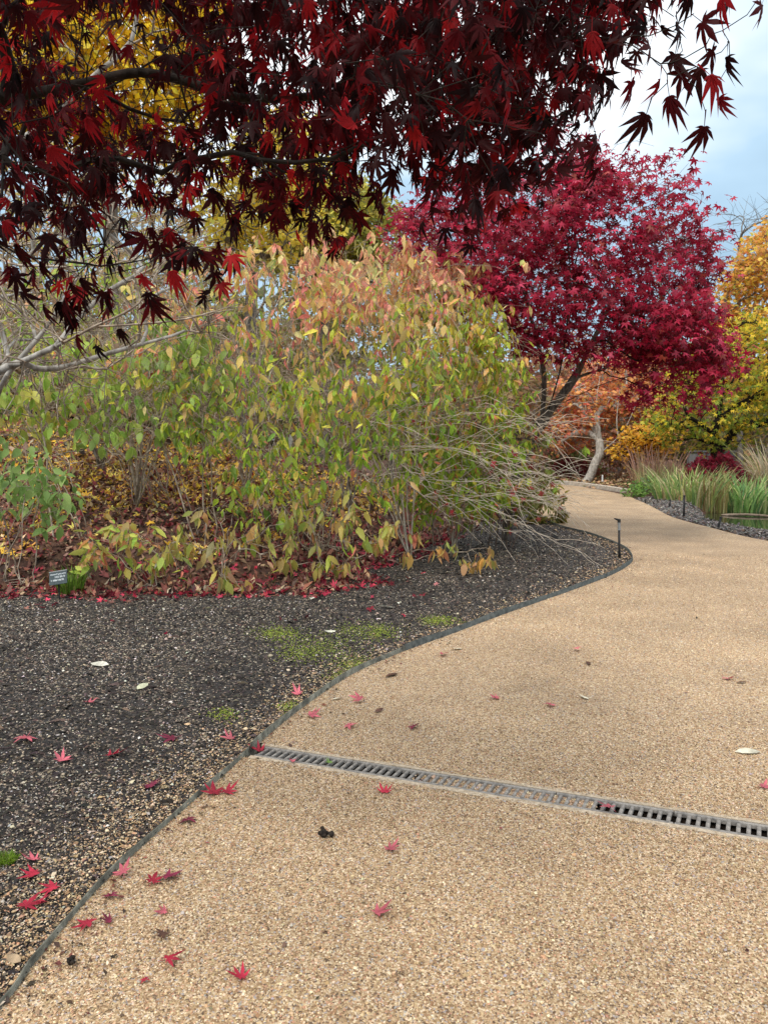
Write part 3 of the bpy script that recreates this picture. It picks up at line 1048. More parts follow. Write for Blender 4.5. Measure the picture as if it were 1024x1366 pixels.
# ------------------------------------------------------------------ overhanging dark red maple
r = np.random.default_rng(23)
B = np.array([-2.75, 2.3, 0.0])
root = thing('red_maple', 'dark red japanese maple whose leafy branches hang over the top of the view', 'tree', B)
sk = Sk(1)
tr = sk.line([B + [0, 0, -0.1], B + [0.05, 0.02, 0.7], B + [0.16, 0.0, 1.5], B + [0.2, 0.05, 2.1]], ok_from=10)
l1 = sk.line([sk.P[tr[-1]], at(-130, 170, 2.35), at(-40, 138, 2.3), at(60, 122, 2.25), at(125, 108, 2.25), at(185, 97, 2.25), at(240, 106, 2.28), at(320, 130, 2.3), at(420, 128, 2.4), at(540, 108, 2.5), at(650, 70, 2.5), at(760, 20, 2.45)], tr[-1], 4)
l2 = sk.line([sk.P[tr[-1]], B + [0.35, 0.1, 2.7], at(60, -160, 2.5), at(250, -200, 2.6), at(450, -190, 2.7), at(650, -150, 2.7), at(850, -120, 2.6)], tr[-1], 4)
l3 = sk.line([sk.P[tr[-1]], B + [0.3, 0.5, 2.5], at(40, 160, 3.2), at(180, 210, 3.2), at(320, 215, 3.3), at(460, 170, 3.4)], tr[-1], 4)
l4 = sk.line([sk.P[tr[-1]], B + [-0.3, -0.4, 2.9], B + [0.3, -1.2, 3.4], B + [1.3, -1.9, 3.7]], tr[-1], 4)
l5 = sk.line([sk.P[l1[-5]], at(690, 60, 2.2), at(770, 50, 2.05), at(830, 55, 1.95), at(880, 85, 1.9)], l1[-5], 4)
CAN = [(-160, 225), (-40, 230), (20, 240), (80, 255), (150, 240), (230, 225), (290, 215), (380, 240), (430, 285), (470, 250), (510, 200), (555, 228), (600, 258), (650, 285), (690, 240),
       (705, 180), (730, 140), (750, 95), (762, 60), (800, 10), (880, -40), (960, -90), (960, -300), (-160, -300)]
T = []
while len(T) < 390:
    px, py = r.uniform(-160, 960), r.uniform(-170, 320)
    if not inpoly(px, py, CAN):
        continue
    hole = ((px - 150) / 78) ** 2 + ((py - 45) / 50) ** 2 < 1 or ((px - 225) / 48) ** 2 + ((py - 130) / 30) ** 2 < 1
    if hole and r.uniform() > 0.10:
        continue
    if px < 260 and py > 20 and r.uniform() < 0.22:
        continue
    Yd = r.uniform(1.65, 3.5) if px < 700 else r.uniform(1.8, 2.6)
    T.append(at(px, py, Yd))
for px, py, Yd in [(118, 352, 1.9), (222, 340, 2.0), (200, 318, 2.0), (140, 325, 1.9), (-8, 320, 1.9), (30, 285, 2.2), (85, 280, 2.3), (250, 262, 2.2)]:
    T.append(at(px, py, Yd))
for _ in range(120):
    T.append(np.array([r.uniform(-2.6, 1.6), r.uniform(-1.8, 1.5), r.uniform(2.75, 3.7)]))  # out of view over the viewer, added to keep sun off the visible canopy
T = np.array(T)
sk.grow(T, seg=0.12, bend=0.3, wob=0.10, pl=0.08, sag=0.06)
tips = list(sk.tips)
tw = sk.twiglets(tips, 5, 0.13, 0.75, -0.05, 2, 0.3)
# further leaves sit on the last nodes of the twigs
sprig = [(832, 62), (838, 98), (898, 34), (915, 88), (948, 58), (972, 68), (890, 122), (868, 143), (955, 126), (940, 160), (950, 86), (1016, 2), (800, 90), (865, 60), (905, 60), (925, 30), (850, 25), (790, 40), (820, 20), (930, 100), (880, 100)]
stw = []
for q in sprig:
    stw.append(sk.attach(at(q[0], q[1] - 12, 1.9 + r.uniform(-0.12, 0.12)), seg=0.06, bend=0.35, wob=0.1, pl=0.02, record=False))
tw_, ti_ = np.array(tw), np.array(tips)
px_, py_, dp_ = to_px(sk.P[tw_])
in_view = tw_[(px_ > -120) & (px_ < 1000) & (py_ > -110) & (dp_ > 0.8)]
anch = np.concatenate([tw_, ti_, r.choice(in_view, 3300), stw])
n = len(anch)
outd = unit(sk.dir[anch] + r.normal(0, 0.5, (n, 3)))
outd[:, 2] = -np.abs(outd[:, 2]) * 0.4
tipd = unit(outd * 0.55 + np.array([0, 0, -0.85]) + r.normal(0, 0.28, (n, 3)))
nrm = np.array([0.0, -0.25, 0.45]) + outd * 0.7 + r.normal(0, 0.45, (n, 3))
Rm = frames(tipd, nrm)
S = r.uniform(0.055, 0.095, n)
S[-len(stw):] = r.uniform(0.085, 0.115, len(stw))
C = palette(n, [(4, (0.030, 0.002, 0.003)), (3, (0.065, 0.003, 0.005)), (3, (0.014, 0.002, 0.003)), (1.3, (0.19, 0.005, 0.008)), (0.5, (0.36, 0.012, 0.014))], r, 0.2)  # backlit shade and red glow are put into these leaf tints
Pl = sk.P[anch] + r.normal(0, 0.035, (n, 3)) * np.r_[np.ones(n - len(stw)), np.zeros(len(stw))][:, None]
Pl = Pl + Rm[:, :, 1] * (S * 0.34)[:, None]
R_ = sk.radii(0.042, 0.0011, 0.72)
woody(root, sk, R_, M_bark_dark, 0.009, M_bark_dark, B)
px_, py_, dp_ = to_px(Pl)
gap = (((px_ - 160) / 88) ** 2 + ((py_ - 50) / 52) ** 2 < 1) | (((px_ - 222) / 55) ** 2 + ((py_ - 132) / 34) ** 2 < 1)      # the opening round the main limb
thin = gap & (r.uniform(0, 1, n) < 0.84)
Pl, Rm, S, C, px_, py_, dp_ = Pl[~thin], Rm[~thin], S[~thin], C[~thin], px_[~thin], py_[~thin], dp_[~thin]
seen = (px_ > -140) & (px_ < 1160) & (py_ > -140) & (dp_ > 0.5)
foliage(root, HANG7, Pl[seen], Rm[seen], S[seen], C[seen], M_leaf_backlit, B, parts=300)
unseen = ~seen                                             # unseen crown above and behind the viewer, extended there to block the sun
foliage(root, STAR, Pl[unseen], Rm[unseen], S[unseen] * 1.3, C[unseen], M_leaf_backlit, B)

# ------------------------------------------------------------------ crimson maple over the path bend
r = np.random.default_rng(29)
B = np.array([2.0, 12.6, -0.02])
root = thing('red_maple', 'crimson japanese maple with a leaning grey trunk, behind the big shrub at the path bend', 'tree', B)
sk = Sk(2)
tr = sk.line([B + [0, 0, -0.1], at(684, 640, 12.5), at(705, 590, 12.3), at(735, 545, 12.1)], ok_from=9, sub=5)
la = sk.line([sk.P[tr[-1]], at(765, 505, 12.0), at(790, 455, 12.0), at(815, 400, 12.0), at(835, 320, 12.1)], tr[-1], 4)
lb = sk.line([sk.P[tr[-3]], at(725, 500, 12.4), at(712, 440, 12.7), at(690, 370, 12.9), at(650, 310, 13.0)], tr[-3], 4)
lc = sk.line([sk.P[tr[-1]], at(770, 528, 11.7), at(810, 510, 11.4), at(870, 495, 11.2), at(930, 480, 11.2)], tr[-1], 4)
ld = sk.line([sk.P[tr[-2]], at(745, 500, 11.6), at(755, 440, 11.2), at(760, 360, 11.0), at(750, 280, 11.2)], tr[-2], 4)
CR = [(530, 330), (545, 280), (600, 250), (660, 240), (715, 240), (745, 218), (765, 212), (800, 228), (845, 236), (885, 238), (900, 262), (905, 290), (930, 295), (948, 300), (950, 330), (942, 370), (955, 410), (970, 450), (975, 480),
      (950, 494), (910, 506), (870, 500), (835, 480), (790, 465), (745, 470), (700, 470), (680, 445), (650, 420), (600, 390), (550, 370)]
T = np.concatenate([poly_targets(CR, 330, 12.0, 1.7, r), poly_targets([(830, 400), (900, 380), (950, 415), (968, 476), (945, 498), (880, 508), (830, 480), (780, 470)], 50, 11.6, 0.9, r)])
for q in [(870, 235), (895, 250), (910, 268), (948, 298), (935, 310), (758, 212), (770, 208), (855, 222), (978, 480), (962, 490), (935, 505), (880, 520), (850, 505)]:
    T = np.concatenate([T, [at(q[0], q[1], 11.9 + r.uniform(-.3, .3))]])
T[:, 2] = np.round((T[:, 2] + 0.10 * T[:, 0]) / 0.48) * 0.48 - 0.10 * T[:, 0] + r.normal(0, 0.07, len(T))      # leaf layers
sk.grow(T, seg=0.22, bend=0.35, wob=0.10, pl=0.10)
tips = list(sk.tips)
tw = sk.twiglets(tips, 6, 0.30, 0.75, 0.0, 2, 0.5)
for q in [(800, 190), (830, 178), (848, 188), (872, 195), (890, 205), (905, 215), (935, 270), (925, 282), (912, 236), (780, 192), (820, 200), (860, 182)]:
    sk.attach(at(q[0], q[1], 12.2), seg=0.2, bend=0.2, wob=0.06, record=False)
anch = np.concatenate([np.repeat(tw, 6), np.repeat(tips, 6)])
anch = anch[r.uniform(0, 1, len(anch)) < np.clip(0.75 + 0.5 * np.sin(sk.P[anch][:, 0] * 3.1 + 1) * np.sin(sk.P[anch][:, 2] * 4.3) , 0.3, 1)]
n = len(anch)
tipd = unit(r.normal(0, 1, (n, 3)) * np.array([1, 1, 0.35]) + np.array([0, -0.2, -0.45]))
nrm = np.array([0, -0.6, 0.6]) + r.normal(0, 0.33, (n, 3))
Rm = frames(tipd, nrm)
S = r.uniform(0.12, 0.19, n)
C = palette(n, [(4, (0.33, 0.010, 0.036)), (3, (0.46, 0.016, 0.055)), (2.5, (0.17, 0.007, 0.022)), (1.4, (0.56, 0.06, 0.12)), (0.7, (0.34, 0.06, 0.045))], r, 0.15)
Pl = sk.P[anch] + r.normal(0, 0.11, (n, 3)) * np.array([1, 1, 0.4])
R_ = sk.radii(0.095, 0.0022, 0.78)
woody(root, sk, R_, M_bark_brown, 0.016, M_bark_dark, B)
foliage(root, MAPLE5, Pl, Rm, S, C, M_leaf_red, B, parts=300, low=STAR)

# ------------------------------------------------------------------ shrubs with arching stems and hanging leaves
def shrub(name, label, base, poly, Y0, dY, nt_, stems, cols_fn, seed, leaf=(0.10, 0.17), per=3, tw=(4, 0.22), parts=300, mat=M_twig_pale, r0=0.022, cat='shrub', tpl=NARROW, hang=0.8, rt=0.0012, keep=0.85, whips=0, group=None, spread=0.35, low=OVAL_LOW):
    r = np.random.default_rng(seed)
    base = np.asarray(base, float)
    root = thing(name, label, cat, base, group)
    sk = Sk(seed)
    c0 = sk.node(base + [0, 0, -0.05], -1, False)
    for s in range(stems):
        a_ = r.uniform(0, 2 * np.pi)
        f = base + np.array([math.cos(a_), math.sin(a_), 0]) * r.uniform(0.05, spread)
        xs_, ys_ = [q[0] for q in poly], [q[1] for q in poly]
        aim = at(np.mean(xs_) + (r.uniform(-0.4, 0.4)) * (max(xs_) - min(xs_)), min(ys_) + r.uniform(0.25, 0.6) * (max(ys_) - min(ys_)), Y0 + r.uniform(-0.6, 0.6) * dY)
        mid = f + (aim - f) * 0.45; mid[2] = f[2] + (aim[2] - f[2]) * 0.6
        sk.line([base + [0, 0, -0.02], f + [0, 0, 0.05], mid, aim], c0, 4, 2, 0.015)
    T = poly_targets(poly, nt_, Y0, dY, r)
    T[:, 2] = np.maximum(T[:, 2], ground_z(T[:, 0], T[:, 1]) + 0.12)
    sk.grow(T, seg=0.22, bend=0.45, wob=0.12, pl=0.10, sag=0.10)
    tips = list(sk.tips)
    twl = sk.twiglets(tips, tw[0], tw[1], 0.7, -0.02, 2, 0.7)
    # long bare whips that arch out of the mass and branch a little
    for _ in range(whips):
        a0 = int(tips[int(r.integers(0, len(tips)))])
        out_d = sk.P[a0] - base; out_d[2] = 0
        out_d = unit((out_d / (np.linalg.norm(out_d) + 1e-6) + r.normal(0, 0.45, 3) * [1, 1, 0] + [0.1, -0.55, 0])[None])[0]
        L = r.uniform(0.5, 1.3); s0 = sk.P[a0]
        f = sk.line([s0, s0 + out_d * L * 0.45 + [0, 0, L * r.uniform(0.02, 0.25)], s0 + out_d * L + [0, 0, -L * r.uniform(0.05, 0.45)]], a0, 5, 0, 0.012)
        for _k in range(3):
            q0 = f[int(r.integers(2, len(f)))]
            d_ = unit((out_d + r.normal(0, 0.6, 3))[None])[0] * r.uniform(0.15, 0.45)
            g_ = sk.line([sk.P[q0], sk.P[q0] + d_ * 0.5 + [0, 0, 0.02], sk.P[q0] + d_], q0, 2, 0, 0.006)
            if r.uniform() < 0.3:
                twl.append(g_[-1])
    R_ = sk.radii(r0, rt, 0.5)
    woody(root, sk, R_, mat, 0.011, mat, base, 'stem', 6)
    if per:
        anch = np.repeat(np.concatenate([twl, tips]), per)
        q_ = sk.P[anch]
        dens = 0.5 + 0.7 * np.sin(q_[:, 0] * 3.7 + seed) * np.sin(q_[:, 2] * 4.1 + 2 * seed) + 0.35 * np.sin(q_[:, 1] * 3.3 + q_[:, 0] * 2.1)
        anch = anch[r.uniform(0, 1, len(anch)) < keep * np.clip(dens * 0.8 + 0.45, 0.2, 1)]
        n = len(anch)
        side = unit(r.normal(0, 1, (n, 3)) * np.array([1, 1, 0.3]))
        tipd = unit(side * (1 - hang) * 1.3 + np.array([0, 0, -hang]) + r.normal(0, 0.30, (n, 3)))
        nrm = unit(side + r.normal(0, 0.4, (n, 3)) + np.array([0, -0.2, 0.45]))
        Rm = frames(tipd, nrm)
        S = r.uniform(leaf[0] * 0.55, leaf[1] * 1.08, n)
        Pl = sk.P[anch] + r.normal(0, 0.016, (n, 3)) + side * 0.01
        C = np.clip(cols_fn(Pl, n, r) * 1.15, 0, 0.85)
        foliage(root, tpl, Pl, Rm, S, C, M_leaf, base, parts=parts)
    return root, sk


GREEN = [(3, (0.26, 0.38, 0.045)), (3, (0.37, 0.46, 0.05)), (2, (0.16, 0.28, 0.05)), (1.5, (0.52, 0.48, 0.07)), (0.8, (0.52, 0.25, 0.10))]
PINK = [(3, (0.64, 0.26, 0.18)), (2, (0.66, 0.40, 0.20)), (2, (0.52, 0.17, 0.14)), (2, (0.58, 0.48, 0.20)), (1.8, (0.42, 0.41, 0.13))]
MIXED = [(3, (0.42, 0.46, 0.06)), (2, (0.60, 0.52, 0.08)), (2, (0.25, 0.36, 0.06)), (1.4, (0.64, 0.36, 0.13)), (1.2, (0.56, 0.21, 0.14)), (0.5, (0.34, 0.32, 0.28))]
LOWC = [(3, (0.27, 0.37, 0.06)), (2, (0.43, 0.47, 0.09)), (2, (0.52, 0.26, 0.11)), (1.2, (0.54, 0.17, 0.12)), (0.7, (0.32, 0.29, 0.23))]


def by_height(lo, hi, low, mid, high):
    def f(P, n, r):
        t = np.clip((P[:, 2] - lo) / (hi - lo) + r.normal(0, 0.16, n), 0, 1)
        a_, b_, c_ = palette(n, low, r), palette(n, mid, r), palette(n, high, r)
        return np.where((t < 0.40)[:, None], a_, np.where((t < 0.68)[:, None], b_, c_))
    return f


shrub('arching_shrub', 'big arching shrub with hanging yellow-green and salmon pink leaves, in the middle of the bed', (-0.75, 9.5, 0.35),
      [(130, 470), (160, 430), (215, 405), (240, 370), (300, 365), (330, 335), (400, 345), (430, 325), (500, 350), (560, 345), (600, 400), (600, 470), (590, 540), (560, 610), (500, 640), (430, 680), (330, 690), (290, 620), (240, 550), (160, 520)], 9.3, 1.2, 330, 18,
      by_height(1.2, 3.7, GREEN, MIXED, PINK), 41, (0.09, 0.165), 8, (4, 0.36), keep=0.42, hang=0.74, whips=110)
shrub('arching_shrub', 'green and yellow leaved shrub in front of the crimson maple trunk', (0.95, 10.9, 0.05),
      [(530, 400), (570, 365), (620, 370), (660, 420), (682, 455), (690, 490), (684, 540), (698, 600), (685, 650), (640, 680), (560, 690), (520, 620), (520, 500)], 10.8, 0.9, 230, 12,
      by_height(0.8, 3.5, [(3, (0.20, 0.31, 0.035)), (3, (0.30, 0.40, 0.04)), (1, (0.46, 0.38, 0.06)), (0.5, (0.50, 0.15, 0.08))], GREEN, MIXED), 42, (0.09, 0.155), 8, (5, 0.28), keep=0.72, hang=0.74, whips=36)
shrub('arching_shrub', 'loose straw and green leaved shrub with many pale twigs behind the thin sapling', (-3.3, 11.3, 0.75),
      [(-40, 520), (-30, 400), (40, 340), (130, 320), (220, 330), (290, 360), (300, 440), (260, 520), (180, 560), (60, 560)], 11.2, 1.0, 200, 12,
      lambda P, n, r: palette(n, [(3, (0.34, 0.42, 0.07)), (2, (0.24, 0.36, 0.06)), (2, (0.56, 0.46, 0.16)), (1.5, (0.54, 0.30, 0.18))], r), 51, (0.09, 0.155), 7, (4, 0.42), keep=0.36, parts=160, whips=40, hang=0.65)
shrub('pink_leaf_shrub', 'tall stems with drooping pinkish leaves rising below the overhanging maple', (0.1, 11.2, 0.35),
      [(380, 380), (420, 335), (480, 330), (560, 335), (620, 345), (640, 385), (600, 420), (480, 420)], 11.0, 0.7, 90, 8, lambda P, n, r: palette(n, PINK, r), 43, (0.12, 0.20), 5, (4, 0.26), parts=200, hang=0.85)
shrub('leafy_sapling', 'thin sapling with scattered green leaves over the golden litter', (-2.35, 9.4, 0.3),
      [(130, 500), (190, 440), (260, 430), (300, 480), (290, 560), (240, 600), (160, 590), (100, 600), (110, 540)], 9.4, 0.6, 70, 4,
      lambda P, n, r: palette(n, [(3, (0.26, 0.37, 0.075)), (2, (0.36, 0.43, 0.10)), (1, (0.19, 0.28, 0.08))], r), 44, (0.11, 0.18), 4, (3, 0.26), parts=180, tpl=OVAL, r0=0.016, cat='sapling')
shrub('leafy_sapling', 'sapling with fresh green leaves at the left edge below the pale branch', (-3.9, 9.6, 0.35),
      [(-60, 560), (-40, 480), (20, 450), (90, 440), (130, 480), (120, 540), (60, 580)], 9.5, 0.6, 60, 4,
      lambda P, n, r: palette(n, [(3, (0.25, 0.37, 0.06)), (2, (0.37, 0.45, 0.08)), (1, (0.50, 0.46, 0.10)), (0.6, (0.5, 0.28, 0.14))], r), 52, (0.11, 0.18), 4, (3, 0.26), parts=120, tpl=OVAL, r0=0.016, cat='sapling', keep=0.7)
shrub('low_shrub', 'low shrub with broad green leaves at the left edge above the red litter', (-3.9, 8.35, 0.1),
      [(-70, 700), (-60, 600), (0, 575), (50, 600), (105, 640), (110, 680), (60, 690), (0, 680)], 8.2, 0.35, 60, 6,
      lambda P, n, r: palette(n, [(3, (0.17, 0.27, 0.075)), (2, (0.24, 0.34, 0.10)), (1, (0.31, 0.40, 0.14))], r), 45, (0.11, 0.17), 2, tpl=OVAL, tw=(3, 0.16), parts=120, r0=0.012, hang=0.55)
shrub('low_shrub', 'low clump of olive green leaves behind the small plant label', (-2.55, 8.2, 0.08),
      [(95, 745), (110, 715), (160, 700), (220, 705), (250, 735), (240, 765), (180, 760), (120, 755)], 8.1, 0.3, 34, 6,
      lambda P, n, r: palette(n, LOWC, r), 46, (0.11, 0.17), 2, (3, 0.14), parts=80, r0=0.01, hang=0.5)
shrub('low_shrub', 'low drooping shrub with olive and russet leaves at the front of the red litter', (-1.7, 8.4, 0.12),
      [(215, 770), (225, 700), (280, 650), (340, 640), (390, 680), (380, 740), (330, 770), (270, 790)], 8.2, 0.4, 30, 5,
      lambda P, n, r: palette(n, LOWC, r), 47, (0.12, 0.19), 3, (2, 0.12), parts=150, r0=0.014, hang=0.85)
shrub('low_shrub', 'drooping shrub with green and reddish leaves between red litter and dark soil', (-0.6, 8.9, 0.15),
      [(380, 760), (370, 690), (420, 640), (490, 650), (520, 700), (500, 750), (440, 765)], 8.6, 0.45, 34, 6,
      lambda P, n, r: palette(n, LOWC, r), 48, (0.12, 0.19), 3, (2, 0.12), parts=150, r0=0.014, hang=0.85)
# sprays of russet leaves held low over the dark soil
shrub('low_shrub', 'thin trailing branch with a few green and orange leaf bunches over the dark soil', (0.2, 9.9, 0.05),
      [(535, 745), (545, 705), (590, 700), (650, 725), (665, 745), (640, 765), (590, 772), (550, 770)], 9.4, 0.3, 9, 2,
      lambda P, n, r: palette(n, [(2, (0.34, 0.40, 0.11)), (2, (0.58, 0.34, 0.11)), (1, (0.48, 0.17, 0.11))], r), 49, (0.13, 0.19), 4, (2, 0.08), parts=60, r0=0.008, hang=0.85)
shrub('green_shrub', 'dense dark green shrub under the crimson maple beside the path', (1.75, 11.7, 0.0),
      [(600, 695), (605, 600), (640, 560), (690, 560), (722, 590), (735, 630), (730, 660), (712, 690), (660, 700)], 11.8, 0.6, 110, 8,
      lambda P, n, r: palette(n, [(3, (0.18, 0.22, 0.05)), (2, (0.28, 0.27, 0.065)), (1, (0.36, 0.25, 0.09))], r), 50, (0.09, 0.14), 4, (4, 0.2), parts=100, r0=0.02, mat=M_twig_brown, hang=0.6)


# ------------------------------------------------------------------ leafless weeping shrub with pale twigs, in front of the green one
r = np.random.default_rng(61)
B = np.array([0.35, 10.1, 0.0])
root = thing('weeping_shrub', 'nearly leafless shrub with pale twigs arching over the dark soil towards the path', 'shrub', B)
sk = Sk(61)
c0 = sk.node(B + [0, 0, -0.05], -1, False)
hubs = [((520, 640), (600, 690), 9.9), ((500, 600), (560, 640), 9.6), ((540, 610), (620, 655), 10.2), ((470, 570), (455, 600), 9.3), ((560, 600), (640, 620), 10.4), ((560, 560), (650, 570), 10.6), ((520, 580), (590, 600), 10.0), ((480, 640), (520, 665), 9.4)]
fan_ends = [[(745, 695), 10], [(700, 670), 8], [(745, 650), 8], [(600, 560), 7], [(750, 610), 8], [(745, 570), 7], [(740, 600), 7], [(600, 700), 5]]
fans = []
for (m1, h1, Yh), (fe, cnt) in zip(hubs, fan_ends):
    li = sk.line([B + [0, 0, 0.02], B + (at(m1[0], m1[1], Yh) - B) * 0.6 + [0, 0, 0.25], at(m1[0], m1[1] - 10, Yh), at(h1[0], h1[1], Yh)], c0, 5, 2, 0.012)
    for _ in range(cnt):
        ex, ey = min(fe[0] - 12 + r.normal(0, 24), 752), fe[1] + r.normal(0, 26)
        Ye = Yh + r.uniform(-0.7, 1.3)
        st = sk.P[li[-1 - int(r.integers(0, 5))]]
        end = at(ex, ey, Ye)
        end[2] = max(end[2], 0.05)
        m2 = st * 0.5 + end * 0.5 + np.array([r.normal(0, 0.06), r.normal(0, 0.1), r.uniform(0.05, 0.40)])
        f = sk.line([st, m2, end * 0.8 + m2 * 0.2 + [0, 0, 0.03], end], sk.near(st), 4, 0, 0.012)
        fans.append(f)
        for _k in range(3):
            s_ = f[int(r.integers(len(f) // 3, len(f)))]
            dd = unit((end - st)[None])[0] + r.normal(0, 0.42, 3)
            L = r.uniform(0.2, 0.6)
            sk.line([sk.P[s_], sk.P[s_] + dd * L * 0.5 + [0, 0, 0.03], sk.P[s_] + dd * L + [0, 0, -0.06]], s_, 3, 0, 0.006)
R_ = sk.radii(0.026, 0.0026, 0.6)
woody(root, sk, R_, M_twig_cream, 0.011, M_twig_cream, B, 'stem', 6)
n = 46
anch = np.array([f[int(r.integers(len(f) // 2, len(f)))] for f in [fans[int(r.integers(0, len(fans)))] for _ in range(n)]])
Rm = frames(unit(r.normal(0, 0.4, (n, 3)) + [0, 0, -0.8]), r.normal(0, 1, (n, 3)))
foliage(root, MAPLE5, sk.P[anch], Rm, r.uniform(0.09, 0.13, n), palette(n, [(3, (0.36, 0.03, 0.045)), (1, (0.40, 0.12, 0.07))], r), M_leaf_red, B, parts=46)

# ------------------------------------------------------------------ pale barked tree just left of the view
r = np.random.default_rng(67)
B = np.array([-3.05, 5.5, 0.0])
root = thing('pale_barked_tree', 'leafless pale grey barked tree reaching bare branches in from the left edge', 'tree', B)
sk = Sk(67)
tr = sk.line([B + [0, 0, -0.1], B + [0.02, 0, 0.9], B + [0.05, 0.02, 1.7], B + [0.02, 0.05, 2.6], at(-45, 290, 5.6), at(-20, 210, 5.6)], ok_from=12)
k_ = sk.near(B + [0.05, 0.02, 1.7])
b1 = sk.line([sk.P[k_], at(-20, 508, 5.4), at(40, 478, 5.2), at(75, 462, 5.1), at(125, 436, 5.0), at(185, 405, 4.9), at(225, 345, 4.9), at(300, 325, 4.9)], k_, 5)
b2 = sk.line([sk.P[sk.near(at(30, 484, 5.2))], at(55, 492, 5.3), at(90, 488, 5.4), at(150, 470, 5.5), at(230, 448, 5.7)], sk.near(at(30, 484, 5.2)), 4)
b3 = sk.line([sk.P[tr[-1]], at(60, 165, 5.5), at(120, 106, 5.4), at(160, 72, 5.4), at(180, 38, 5.4), at(190, -60, 5.4), at(210, -250, 5.5)], tr[-1], 5)
b4 = sk.line([sk.P[sk.near(at(-45, 300, 5.6))], at(0, 345, 5.2), at(60, 355, 5.0), at(150, 352, 5.0), at(220, 330, 5.0)], sk.near(at(-45, 300, 5.6)), 4)
b5 = sk.line([sk.P[k_], at(-10, 540, 5.6), at(10, 500, 5.3), at(60, 440, 5.3), at(85, 400, 5.3), at(110, 360, 5.4)], k_, 4)
k2 = sk.near(at(75, 462, 5.1))
b7 = sk.line([sk.P[k2], at(105, 425, 5.2), at(150, 385, 5.3), at(210, 355, 5.4)], k2, 4)
k3 = sk.near(at(125, 436, 5.0))
b8 = sk.line([sk.P[k3], at(190, 432, 5.1), at(250, 425, 5.2), at(320, 405, 5.4)], k3, 4)
b6 = sk.line([sk.P[tr[-1]], at(-60, 80, 5.6), at(-80, -120, 5.7), at(-60, -350, 5.8)], tr[-1], 4)
T = np.concatenate([poly_targets([(-20, 220), (90, 230), (200, 290), (290, 330), (280, 440), (230, 470), (120, 500), (-20, 520)], 90, 5.6, 0.7, r),
                    poly_targets([(-100, -350), (260, -350), (260, 60), (120, 200), (-100, 200)], 50, 5.6, 0.9, r)])
sk.grow(T, seg=0.14, bend=0.4, wob=0.10, pl=0.06)
sk.twiglets(list(sk.tips), 5, 0.32, 0.6, 0.0, 3, 0.6)
R_ = sk.radii(0.052, 0.0022, 0.50)
woody(root, sk, R_, M_bark_pale, 0.010, M_twig_pale, B)

# ------------------------------------------------------------------ bare twiggy shrubs on the slope
bare_defs = [(-3.4, 10.6, 'pale leafless twiggy shrub on the slope behind the low left shrub'), (-4.6, 12.6, 'leafless twiggy shrub on the slope at the far left'),
             (-2.2, 12.4, 'leafless twiggy shrub on the slope behind the thin sapling'), (-0.6, 13.4, 'leafless twiggy shrub on the slope behind the big arching shrub'),
             (-3.4, 15.0, 'leafless twiggy shrub high on the slope below the yellow trees')]
for bi, (bx, by, lab) in enumerate(bare_defs):
    r = np.random.default_rng(70 + bi)
    B = np.array([bx, by, float(ground_z([bx], [by])[0])])
    root = thing('bare_shrub', lab, 'shrub', B, 'leafless shrubs on the slope')
    sk = Sk(70 + bi)
    c0 = sk.node(B + [0, 0, -0.06], -1, False)
    H = r.uniform(2.2, 3.2)
    for s in range(11):
        a_ = r.uniform(0, 6.28); w = r.uniform(0.2, 1.0)
        e_ = B + np.array([math.cos(a_) * w, math.sin(a_) * w, H * r.uniform(0.55, 1.0)])
        sk.line([B + [0, 0, -0.03], B + (e_ - B) * [0.3, 0.3, 0.45] + r.normal(0, 0.05, 3), e_], c0, 6, 3, 0.02)
    T = B + r.normal(0, 1, (120, 3)) * [0.75, 0.75, 0.55] + [0, 0, H * 0.62]
    T[:, 2] = np.maximum(T[:, 2], B[2] + 0.4)
    sk.grow(T, seg=0.18, bend=0.4, wob=0.12, pl=0.1)
    sk.twiglets(list(sk.tips), 5, 0.42, 0.6, 0.1, 3, 0.6)
    woody(root, sk, sk.radii(0.03, 0.0028, 0.45), M_twig_pale if bi % 2 == 0 else M_bark_grey, 0.012, M_twig_pale, B, 'stem', 6)
    n = 260
    anch = r.choice(sk.n, n)
    C = palette(n, [(2, (0.42, 0.22, 0.14)), (2, (0.40, 0.34, 0.12)), (2, (0.26, 0.29, 0.08)), (1, (0.30, 0.2, 0.14))], r)
    foliage(root, OVAL_LOW, sk.P[anch], frames(unit(r.normal(0, 0.5, (n, 3)) + [0, 0, -0.7]), r.normal(0, 1, (n, 3))), r.uniform(0.08, 0.15, n), C, M_leaf, B)


